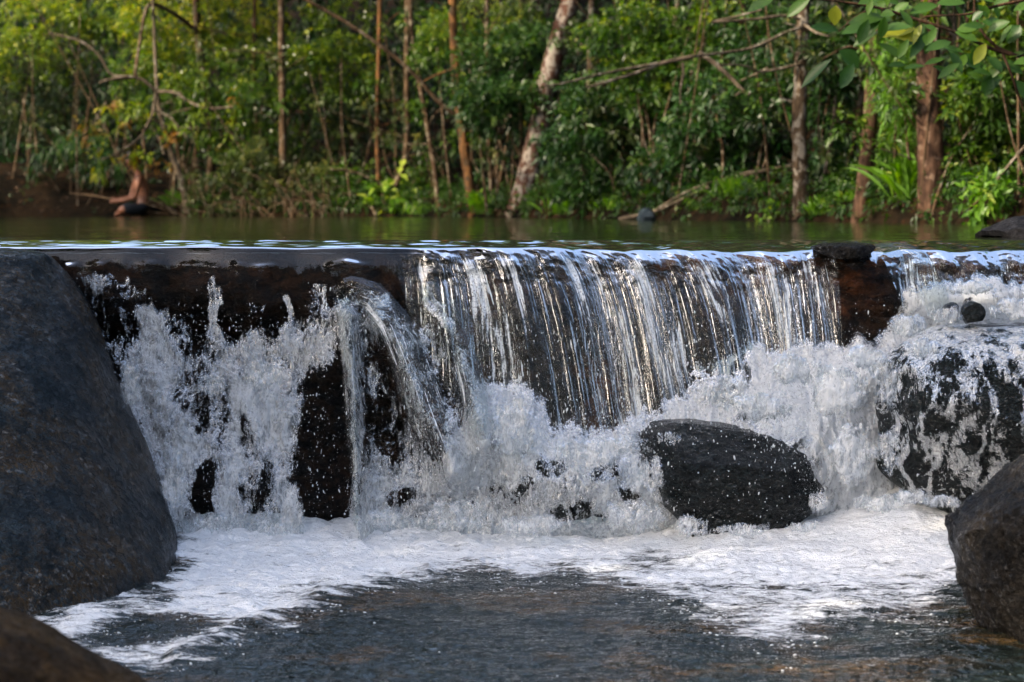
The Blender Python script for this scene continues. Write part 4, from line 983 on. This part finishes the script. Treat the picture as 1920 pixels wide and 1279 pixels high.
shrub('sunlit bush at the top left of the wavy stem', [(640, 60, 70, 60), (600, 130, 50, 50), (680, 150, 50, 40)], 1.4, 0.08, LEAF_LIME, 520, 0.35)
shrub('sparse hanging twiggy bush between the thin stems', [(660, 230, 60, 70), (730, 180, 50, 60), (600, 260, 40, 50)], 1.8, 0.075, LEAF_OLIVE, 420, 0.35, 0.2)
shrub('broad leaved low plant with pale big leaves at the swollen foot', [(730, 345, 26, 16), (760, 385, 40, 14), (690, 390, 34, 12)], 0.1, 0.19, LEAF_GRASS, 26, 0.75, 0.1, wr=0.55, nleaf=5)
shrub('dark mixed low bush by the water under the thin stems', [(660, 360, 50, 40), (730, 370, 50, 30), (790, 350, 40, 50)], 0.9, 0.08, LEAF_MID, 500, 0.25)
shrub('light green bush crown at the top centre', [(880, 60, 70, 50), (960, 50, 60, 50), (820, 90, 50, 50)], 1.2, 0.08, LEAF_MID, 700, 0.6)
shrub('deep green glossy bush hanging before the mottled trunk', [(925, 140, 70, 60), (960, 210, 60, 40), (895, 200, 45, 40), (985, 90, 40, 50)], 0.25, 0.10, LEAF_DEEP, 1000, 0.45, wr=0.34)
shrub('dark glossy bush right of the mottled trunk', [(1100, 230, 65, 60), (1130, 300, 75, 50), (1075, 330, 40, 40), (1170, 210, 60, 60)], 0.5, 0.10, LEAF_DEEP, 1150, 0.40, wr=0.34)
shrub('leafy bush behind the bare zigzag branches', [(1180, 60, 70, 50), (1250, 130, 80, 60), (1320, 60, 70, 50), (1200, 160, 60, 50)], 1.2, 0.09, LEAF_MID, 900, 0.4)
shrub('shaded bush between bare branches and spotted trunk', [(1340, 200, 80, 60), (1420, 190, 60, 60), (1300, 280, 60, 50), (1440, 60, 60, 60)], 1.6, 0.09, LEAF_DEEP, 900, 0.4)
shrub('low shaded bush over the fallen branch', [(1330, 310, 70, 40), (1250, 320, 60, 40), (1420, 280, 50, 50)], 1.6, 0.085, LEAF_DEEP, 500, 0.35)
shrub('dark leafy bush between spotted and dark brown trunks', [(1560, 230, 45, 90), (1570, 100, 50, 70), (1590, 330, 40, 50)], 1.3, 0.09, LEAF_DEEP, 600, 0.45)
shrub('bright feathery bush between dark brown and thickest trunks', [(1685, 180, 42, 60), (1690, 250, 40, 50), (1680, 110, 40, 50)], 0.8, 0.085, LEAF_GRASS, 560, 0.35, 0.5, wr=0.22)
shrub('green bush right of the thickest trunk', [(1840, 180, 60, 80), (1890, 280, 50, 60), (1820, 300, 40, 60), (1880, 80, 60, 60)], 1.2, 0.085, LEAF_MID, 900, 0.4)
shrub('small leafy seedling clump at the right waterside', [(1830, 370, 24, 26), (1866, 372, 26, 22)], 0.1, 0.10, LEAF_GRASS, 60, 0.35, nleaf=6)
shrub('little round leaved plant at the foot of the spotted trunk', [(1462, 402, 10, 10), (1440, 408, 12, 8)], 0.05, 0.11, LEAF_GRASS, 10, 0.6, wr=0.6, nleaf=4)
shrub('fern hanging over the dark hollow above the mud bank', [(150, 280, 40, 36), (90, 290, 40, 25), (215, 310, 25, 20)], 1.1, 0.14, LEAF_DEEP, 160, 0.35, 0.7, wr=0.2, name='fern', cat='fern')

# flowers on the white-flowered bush
fr = bpy.data.objects['shrub.004'] if 'shrub.004' in bpy.data.objects else None
Yf_ = Yshore_u(520) + 0.4
for (a, b) in [(461, 87), (475, 92), (505, 74), (531, 88), (539, 87), (551, 102), (583, 99), (538, 118), (484, 192), (494, 205), (478, 203), (508, 208), (531, 304), (420, 92), (458, 232), (340, 135), (508, 245), (488, 378), (512, 364), (573, 138), (684, 22), (683, 32)]:
    c = P(a, b, Yf_); n_ = 6; an = np.linspace(0, 2 * np.pi, n_, endpoint=False)
    pos = np.repeat(c[None], n_, 0); dr = np.stack([np.cos(an), -0.35 + 0 * an, np.sin(an)], -1)
    V, Fc, T = leaf_arrays(pos, dr, np.repeat([[0, -1., .2]], n_, 0), np.full(n_, .021), np.full(n_, .018), np.ones(n_), 0.0, 2)
    par = fr
    if par is not None: V = V - np.array(par.location)
    raw_mesh('flower', V, Fc, PETAL, par, smooth=False)

# grass tufts
def grass_tuft(label, u, hpx, n, wpx, dback=0.1, mat=None, name='grass_tuft', cat='grass tuft'):
    Y = Yshore_u(u) + dback; x0 = (u - 960) / F * Y; z0 = gz(x0, Y)
    pos = np.stack([x0 + RNG.normal(0, wpx * 0.22 / F * Y, n), Y + RNG.normal(0, .06, n), np.full(n, z0 - 0.02)], -1)
    d = np.stack([RNG.normal(0, 0.42, n), RNG.normal(-.1, 0.3, n), np.ones(n)], -1)
    L = hpx / F * Y * RNG.uniform(0.6, 1.25, n)
    V, Fc, T = leaf_arrays(pos, d, np.array([0, -1.0, 0.2]) + RNG.normal(0, .2, (n, 3)), L, L * 0 + 0.016 * (1 + hpx / 100), np.clip(RNG.normal(.5, .22, n), 0, 1), 0.42, 5)
    o = raw_mesh(name, V, Fc, mat or LEAF_GRASS, None, smooth=False, attrs={'tone': T})
    return tag(o, label, cat, 'grass tufts along the far shore')
grass_tuft('bright grass tuft right of the mottled trunk foot', 1062, 55, 110, 70)
grass_tuft('grass clump hanging beside the orange trunk foot', 905, 75, 60, 36)
grass_tuft('small grass tuft behind the round stone', 1235, 45, 90, 70, 0.8)
grass_tuft('upright grass tuft left of the spotted trunk', 1385, 62, 90, 70, 0.5)
grass_tuft('grass tuft with yellow blades right of the spotted trunk foot', 1540, 60, 80, 44, 0.1)
grass_tuft('tall arching strap-leaved tuft left of the thickest trunk', 1705, 150, 60, 70, 0.3)
grass_tuft('low grass tuft between the slanting stem and the dark trunk', 1590, 40, 50, 40, 0.3)
grass_tuft('sparse grass tuft left of the mud bank bush', 330, 50, 60, 40, 0.3)
grass_tuft('short grass tuft below the thin orange stem', 790, 35, 70, 60, 0.05)
grass_tuft('short grass tuft at the water under the dark glossy bush', 1160, 40, 70, 60, 0.2)

# continuous low undergrowth, leaf litter and forest mass behind
def scatter_leaves(name, n, fn, L, mat, label, wr=0.4, tone=0.35, hang=0.2, nleaf=6, rad=0.16):
    C = fn(n)
    o = foliage(name, C, np.array([[rad, rad, rad]]), n, nleaf, L, mat, None, wr=wr, tone0=tone, hang=hang)
    return tag(o, label=label, kind='stuff')
def low(n):
    x = RNG.uniform(-9.5, 5.5, n); d = 0.02 + 1.3 * RNG.uniform(0, 1, n) ** 1.6; y = shore(x) + d
    keep = (x > -4.9) | (RNG.uniform(0, 1, n) < 0.02); x, y = x[keep], y[keep]
    return np.stack([x, y, ground_z(x, y) + RNG.uniform(0.0, 0.3, len(x)) ** 1.0 * (0.7 + 0.5 * perlin(x * 2, 0, 0))], -1)
scatter_leaves('undergrowth', 4200, low, 0.06, LEAF_MID, 'low mixed undergrowth along the far shore', rad=0.1, tone=0.08)  # low tone darkens these leaves in place of shade along the shore
def wood(lo, hi, zlo, zhi):
    def f(n):
        x = RNG.uniform(-12, 9, n); y = shore(np.clip(x, -9, 5)) + RNG.uniform(lo, hi, n)
        z = ground_z(x, y) + RNG.uniform(zlo, zhi, n)
        k = fbm(x * 0.9, y * 0.9, z * 1.1, 3) > -0.05
        return np.stack([x[k], y[k], z[k]], -1)
    return f
scatter_leaves('forest_foliage', 7500, wood(1.8, 5.5, 0.1, 4.8), 0.10, LEAF_DEEP, 'dim leaves deeper inside the forest', tone=0.15, rad=0.25)  # low tone puts the forest's inner shade into the leaf colour
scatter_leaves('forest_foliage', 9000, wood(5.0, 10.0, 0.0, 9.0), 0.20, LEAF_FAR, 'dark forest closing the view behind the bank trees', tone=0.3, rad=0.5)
def litter(n):
    x = RNG.uniform(-9.5, 5.5, n); y = shore(x) + RNG.uniform(0.0, 1.6, n)
    return np.stack([x, y, ground_z(x, y) + 0.02], -1)
scatter_leaves('leaf_litter', 900, litter, 0.06, LITTER, 'fallen brown leaves and twigs on the bank', rad=0.03, nleaf=3, hang=0, tone=0.1)
# thin twigs and saplings among the trees: one tangle
tw = []
for _ in range(95):
    x = RNG.uniform(-8.5, 5); y = float(shore(x)) + RNG.uniform(0.1, 3.0); z = gz(x, y)
    hh = RNG.uniform(0.5, 3.6); lean = RNG.normal(0, 0.28) * hh
    p0 = np.array([x, y, z - .05]); p2 = np.array([x + lean, y + RNG.normal(0, .3), z + hh])
    tw.append(([p0, (p0 + p2) / 2 + RNG.normal(0, 0.08, 3), p2], [RNG.uniform(.006, .02), .009, .005]))
for _ in range(110):
    a0 = RNG.uniform(330, 640); y = Yshore_u(a0) + RNG.uniform(-.15, .25); x = (a0 - 960) / F * y; z = gz(x, y)
    hh = RNG.uniform(0.15, 0.8); lean = RNG.normal(0, 0.5)
    p0 = np.array([x, y, z - .03]); p2 = np.array([x + lean, y + RNG.normal(0, .15), max(z, 0.02) + hh * (0.3 + 0.7 * RNG.uniform())])
    tw.append(([p0, (p0 + p2) / 2 + RNG.normal(0, 0.08, 3) + np.array([0, 0, .08]), p2], [RNG.uniform(.006, .016), .008, .004]))
tg = tubes('twig_tangle', tw, BARK_TAN, None, 5); tag(tg, label='tangle of thin twigs and saplings among the trees', kind='stuff')

def log(name, label, pts, w0, w1, Y, mat, cat='branch', extra=()):
    root = None
    q = [P(a, b, Y + i * 0.05) for i, (a, b) in enumerate(pts)]
    paths = [(q, np.linspace(w0, w1, len(q)) / 2 / F * Y)]
    for e, a0, a1 in extra: paths.append(([P(a, b, Y - .02) for a, b in e], np.linspace(a0, a1, len(e)) / 2 / F * Y))
    o = tubes(name, paths, mat, None, 8); return tag(o, label, cat)
log('fallen_branch', 'long pale fallen branch slanting up from the water behind the round stone', [(1160, 412), (1226, 399), (1290, 370), (1340, 345), (1410, 325), (1490, 308)], 9, 6, 26.9, BARK_PALE, extra=[([(1232, 392), (1300, 352), (1400, 322), (1480, 312)], 5, 3)])
log('leaning_stick', 'thin bare stick leaning up to the right edge', [(1838, 380), (1875, 330), (1925, 270)], 6, 5, 20.6, BARK_PALE)
log('fallen_branch', 'short curved dead branch low beside the thin orange stem', [(620, 318), (660, 320), (695, 335), (712, 342)], 5, 4, 35.6, BARK_TAN)

# shade trees on the near left bank, outside the picture
def near_tree(label, x, y, h, rad, n):
    root = empty('tree', (x, y, gz(x, y))); tag(root, label, 'tree')
    loc = np.array(root.location)
    tubes('trunk', [([np.array([0, 0, -.2]), np.array([.1, 0, h * .5]), np.array([.3, .1, h])], [.2, .16, .08])], BARK_TAN, root, 12)
    cs = np.array([[RNG.normal(0.5, rad * .55), RNG.normal(0, rad * .55), h + RNG.normal(-.3, 1.0)] for _ in range(16)])
    for c in cs[:9]: tubes('limb', [([np.array([.1, 0, h * .6]), c * .6 + np.array([0, 0, .2 * h]), c], [.07, .05, .02])], BARK_TAN, root, 6)
    foliage('crown', cs, np.array([[rad * .4, rad * .4, 0.9]]), n, 9, 0.24, LEAF_MID, root)
def ring(n):  # unseen leaf mass, added to block low sky light round the pool
    side = RNG.integers(0, 3, n)
    x = np.where(side == 0, RNG.uniform(-16, -9.5, n), np.where(side == 1, RNG.uniform(8, 14, n), RNG.uniform(-16, 14, n)))
    y = np.where(side == 2, RNG.uniform(-12, -5, n), RNG.uniform(-9, 22, n))
    z = RNG.uniform(-1, 8.5, n) * np.where((side == 0) & (y > 12), 0.3, 1)
    return np.stack([x, y, z], -1)
scatter_leaves('forest_foliage', 3600, ring, 0.42, LEAF_FAR, 'forest wall added on the near banks round the pool, outside the picture', wr=0.6, tone=0.3, rad=0.9, nleaf=9)
near_tree('leafy shade tree on the left bank outside the picture, nearer the camera', -8.6, 5.0, 5.6, 2.8, 2600)
near_tree('leafy shade tree on the left bank outside the picture, level with the lip', -8.4, 9.0, 5.8, 2.8, 2600)

near_tree('leafy tree on the far left bank outside the picture, shading the mud bank', -11.6, 34.0, 3.4, 1.9, 700)
near_tree('leafy shade tree added upstream on the left bank outside the picture', -10.5, 28.5, 5.4, 2.0, 600)  # this and the next two are unseen, added to dapple the far bank's sun
near_tree('taller leafy shade tree added downstream of it on the left bank outside the picture', -9.5, 24.0, 6.6, 2.0, 420)
near_tree('leafy shade tree added on the left bank outside the picture, furthest downstream of the upper pool', -9.0, 18.0, 7.6, 2.2, 420)

# overhanging broad-leaved branch, upper right
Yb = 14.6
root = empty('overhanging_tree', (6.6, 15.4, gz(6.6, 15.4))); tag(root, 'broad-leaved tree reaching its big green leaves in from the upper right', 'tree')
loc = np.array(root.location)
def br(pp, w0, w1, Y=Yb): return ([P(a, b, Y) - loc for a, b in pp], np.linspace(w0, w1, len(pp)) / 2 / F * Y)
tubes('trunk', [([np.array([0, 0, -.2]), np.array([-.1, 0, 1.2]), np.array([-.3, -.1, 2.6]), np.array([-.2, 0, 4.5])], [.14, .12, .1, .05])], BARK_DARK, root, 14)
J = np.array([-.3, -.1, 2.4])
def brj(pp, w0, w1):
    a, b = br(pp, w0, w1); return ([J] + a, np.concatenate([[b[0] * 1.6], b]))
tubes('branch', [brj([(2040, 40), (1960, 80), (1930, 112), (1850, 90), (1800, 62), (1700, 30), (1640, 12), (1570, 2), (1500, -4)], 9, 4),
                 brj([(2060, -20), (1960, -8), (1860, 12), (1820, 28), (1735, 30), (1728, 36)], 7, 3),
                 br([(1930, 112), (1870, 92), (1838, 58), (1826, 20), (1828, -10)], 7, 4), br([(1700, 30), (1730, 42), (1760, 50)], 5, 3),
                 br([(1880, 100), (1900, 150), (1920, 210)], 6, 4), br([(1640, 12), (1600, 34), (1572, 60)], 4, 3)], BARK_DARK, root, 7)
LV = [  # u, v, angle deg (0 = right, 90 = up), length px, width px, tone
 (1565, 48, 88, 46, 26, .92), (1578, 64, 20, 92, 34, .25), (1590, 44, 15, 78, 26, .4), (1650, 30, 10, 30, 24, .5), (1572, 58, 168, 62, 22, .12), (1573, 95, -38, 52, 40, .15), (1600, 88, 40, 60, 24, .3),
 (1648, 70, 18, 80, 34, .95), (1655, 62, -8, 72, 32, .98), (1650, 58, 12, 66, 24, .35), (1712, 84, 70, 52, 14, .9), (1645, 80, -28, 74, 20, .7), (1620, 76, 55, 60, 18, .2), (1740, 60, -130, 66, 22, .1), (1735, 96, 25, 60, 20, .3),
 (1760, 80, -30, 56, 20, .35), (1790, 60, -20, 50, 22, .45), (1800, 118, -150, 56, 16, .45), (1700, 122, 178, 44, 14, .4), (1735, 124, 182, 46, 14, .4), (1828, 18, -100, 46, 18, .75), (1810, 6, 175, 60, 26, .35), (1760, 10, 190, 66, 24, .4),
 (1800, 104, -32, 48, 34, .2), (1850, 122, -160, 50, 26, .45), (1872, 116, -20, 56, 26, .45), (1900, 120, 10, 50, 26, .6), (1880, 140, -150, 60, 28, .3), (1858, 142, -110, 40, 26, .3), (1905, 150, -60, 50, 30, .5), (1890, 82, 60, 50, 30, .15), (1900, 20, 20, 50, 22, .5), (1860, 20, 40, 46, 22, .4),
 (1792, 145, 150, 60, 14, .5), (1920, 200, -70, 60, 26, .4), (1600, 118, -120, 56, 26, .1), (1560, 110, -140, 80, 22, .1), (1690, 10, 160, 60, 22, .4), (1660, -6, 190, 60, 26, .4), (1450, 0, 200, 56, 24, .45), (1520, -4, 215, 60, 24, .4), (1780, 96, -60, 50, 20, .3), (1850, 60, 30, 54, 22, .4), (1840, 40, 150, 40, 20, .5)]
for _ in range(46):
    a_ = RNG.uniform(1600, 1925); b_ = RNG.uniform(0, 40 + 150 * (a_ - 1600) / 325.0)
    LV.append((a_, b_, RNG.uniform(-160, 200), RNG.uniform(26, 52), RNG.uniform(12, 24), RNG.beta(1.6, 2.2)))
A = np.array(LV, float); n_ = len(A)
pos = np.array([P(a, b, Yb + RNG.uniform(-.25, .25)) for a, b in A[:, :2]]) - loc
an = np.radians(A[:, 2]); dr = np.stack([np.cos(an), RNG.uniform(-.35, .15, n_), np.sin(an)], -1)
nm = np.stack([-np.sin(an) * 0.3, RNG.uniform(-1.2, -.5, n_), 0.7 + 0 * an], -1)
V, Fc, T = leaf_arrays(pos, dr, nm, A[:, 3] / F * Yb * 0.92, A[:, 4] / F * Yb * 1.0, A[:, 5], 0.1, 5)
raw_mesh('leaves', V, Fc, LEAF_BIG, root, smooth=True, attrs={'tone': T})
# more leaves outside the frame so the tree is whole
cs = np.array([[RNG.uniform(-1.2, 1.4), RNG.uniform(-1, 1), RNG.uniform(2.3, 4.8)] for _ in range(14)])
foliage('crown', cs, np.array([[.5, .5, .4]]), 260, 5, 0.22, LEAF_BIG, root, wr=0.5, tone0=0.4, seg=3)

# ------------------------------------------------------------------ seated person
def skin_obj(name, joints, edges, mat, parent=None, sub=2):
    me = bpy.data.meshes.new(name); me.from_pydata([j[:3] for j in joints], edges, [])
    o = bpy.data.objects.new(name, me); link(o, parent); me.materials.append(mat)
    md = o.modifiers.new('Skin', 'SKIN'); md.use_smooth_shade = True; md.branch_smoothing = 0.6
    if not me.skin_vertices: bpy.context.view_layer.objects.active = o; o.select_set(True)
    for i, j in enumerate(joints):
        r_ = j[3]; me.skin_vertices[0].data[i].radius = (r_, r_) if not isinstance(r_, tuple) else r_
    me.skin_vertices[0].data[0].use_root = True
    s = o.modifiers.new('Sub', 'SUBSURF'); s.levels = sub; s.render_levels = sub
    return o
Yp_ = 37.0
def Q(u, v, dy, r): p = P(u, v, Yp_ + dy); return (float(p[0]), float(p[1]), float(p[2]), r)
J_ = [Q(274, 388, 0, .125), Q(272, 370, 0, .115), Q(267, 350, 0, .125), Q(262, 334, 0, .135), Q(256, 322, 0, .055), Q(249, 312, 0, .062), Q(246, 303, 0, .095), Q(246, 296, 0, .082),
      Q(261, 330, -.17, .062), Q(258, 350, -.21, .047), Q(254, 369, -.20, .040), Q(236, 375, -.16, .034), Q(219, 377, -.08, .027), Q(213, 377, -.05, .032),
      Q(259, 330, .17, .062), Q(252, 350, .21, .047), Q(246, 369, .20, .040), Q(230, 374, .12, .034), Q(216, 375, .06, .027), Q(210, 375, .04, .032),
      Q(262, 393, -.12, .09), Q(230, 391, -.26, .068), Q(222, 398, -.2, .05), Q(248, 401, -.1, .04), Q(262, 393, .12, .09), Q(230, 390, .24, .068), Q(226, 400, .2, .05), Q(218, 402, -.02, .036)]
E_ = [(0, 1), (1, 2), (2, 3), (3, 4), (4, 5), (5, 6), (6, 7), (3, 8), (8, 9), (9, 10), (10, 11), (11, 12), (12, 13), (3, 14), (14, 15), (15, 16), (16, 17), (17, 18), (18, 19),
      (0, 20), (20, 21), (21, 22), (22, 23), (0, 24), (24, 25), (25, 26), (26, 27)]
person = skin_obj('person', J_, E_, SKIN)
tag(person, 'shirtless person in dark shorts sitting at the far waterside holding a stick', 'person')
skin_obj('shorts', [Q(274, 389, 0, .15), Q(273, 377, 0, .128), Q(262, 393, -.12, .112), Q(227, 391, -.255, .085), Q(262, 393, .12, .112), Q(227, 390, .235, .085)], [(0, 1), (0, 2), (2, 3), (0, 4), (4, 5)], CLOTH, person)
hb = bmesh.new(); bmesh.ops.create_icosphere(hb, subdivisions=3, radius=1.0)
hc = P(247.5, 299, Yp_)
for v_ in hb.verts:
    c = v_.co; v_.co = Vector((hc[0] + c.x * .105 + .012, hc[1] + c.y * .095, hc[2] + c.z * .10 + (.012 if c.x > -.3 else .045)))
me = bpy.data.meshes.new('hair'); hb.to_mesh(me); hb.free(); me.materials.append(HAIR)
for p_ in me.polygons: p_.use_smooth = True
link(bpy.data.objects.new('hair', me), person)
# fingers closed on the stick, nose and feet
fp_ = []
for k in range(4):
    for s_ in (-1, 1):
        b = P(212 - s_ * 1.0, 375.5 + k * 0.9, Yp_ + s_ * .045)
        fp_.append(([b, b + np.array([-.028, .012 * -s_, .004]), b + np.array([-.034, -.03 * s_, -.012]), b + np.array([-.012, -.045 * s_, -.016])], [.010, .0095, .009, .007]))
for s_ in (-1, 1):
    b = P(214, 374, Yp_ + s_ * .045); fp_.append(([b, b + np.array([-.02, -.02 * s_, .025]), b + np.array([-.035, -.045 * s_, .02])], [.012, .011, .008]))
nb_ = P(237.5, 304, Yp_); fp_.append(([nb_ + np.array([.02, 0, .03]), nb_, nb_ + np.array([.015, 0, -.012])], [.008, .014, .01]))
tubes('fingers', fp_, SKIN, person, 7)
st_ = tubes('fishing_stick', [([P(222, 378, Yp_), P(205, 372, Yp_), P(170, 366, Yp_ + .05), P(130, 362, Yp_ + .1)], [.014, .013, .010, .006])], WOOD, None, 7)
tag(st_, 'thin long stick held out over the water by the seated person', 'stick')
print('objects', len(bpy.data.objects))
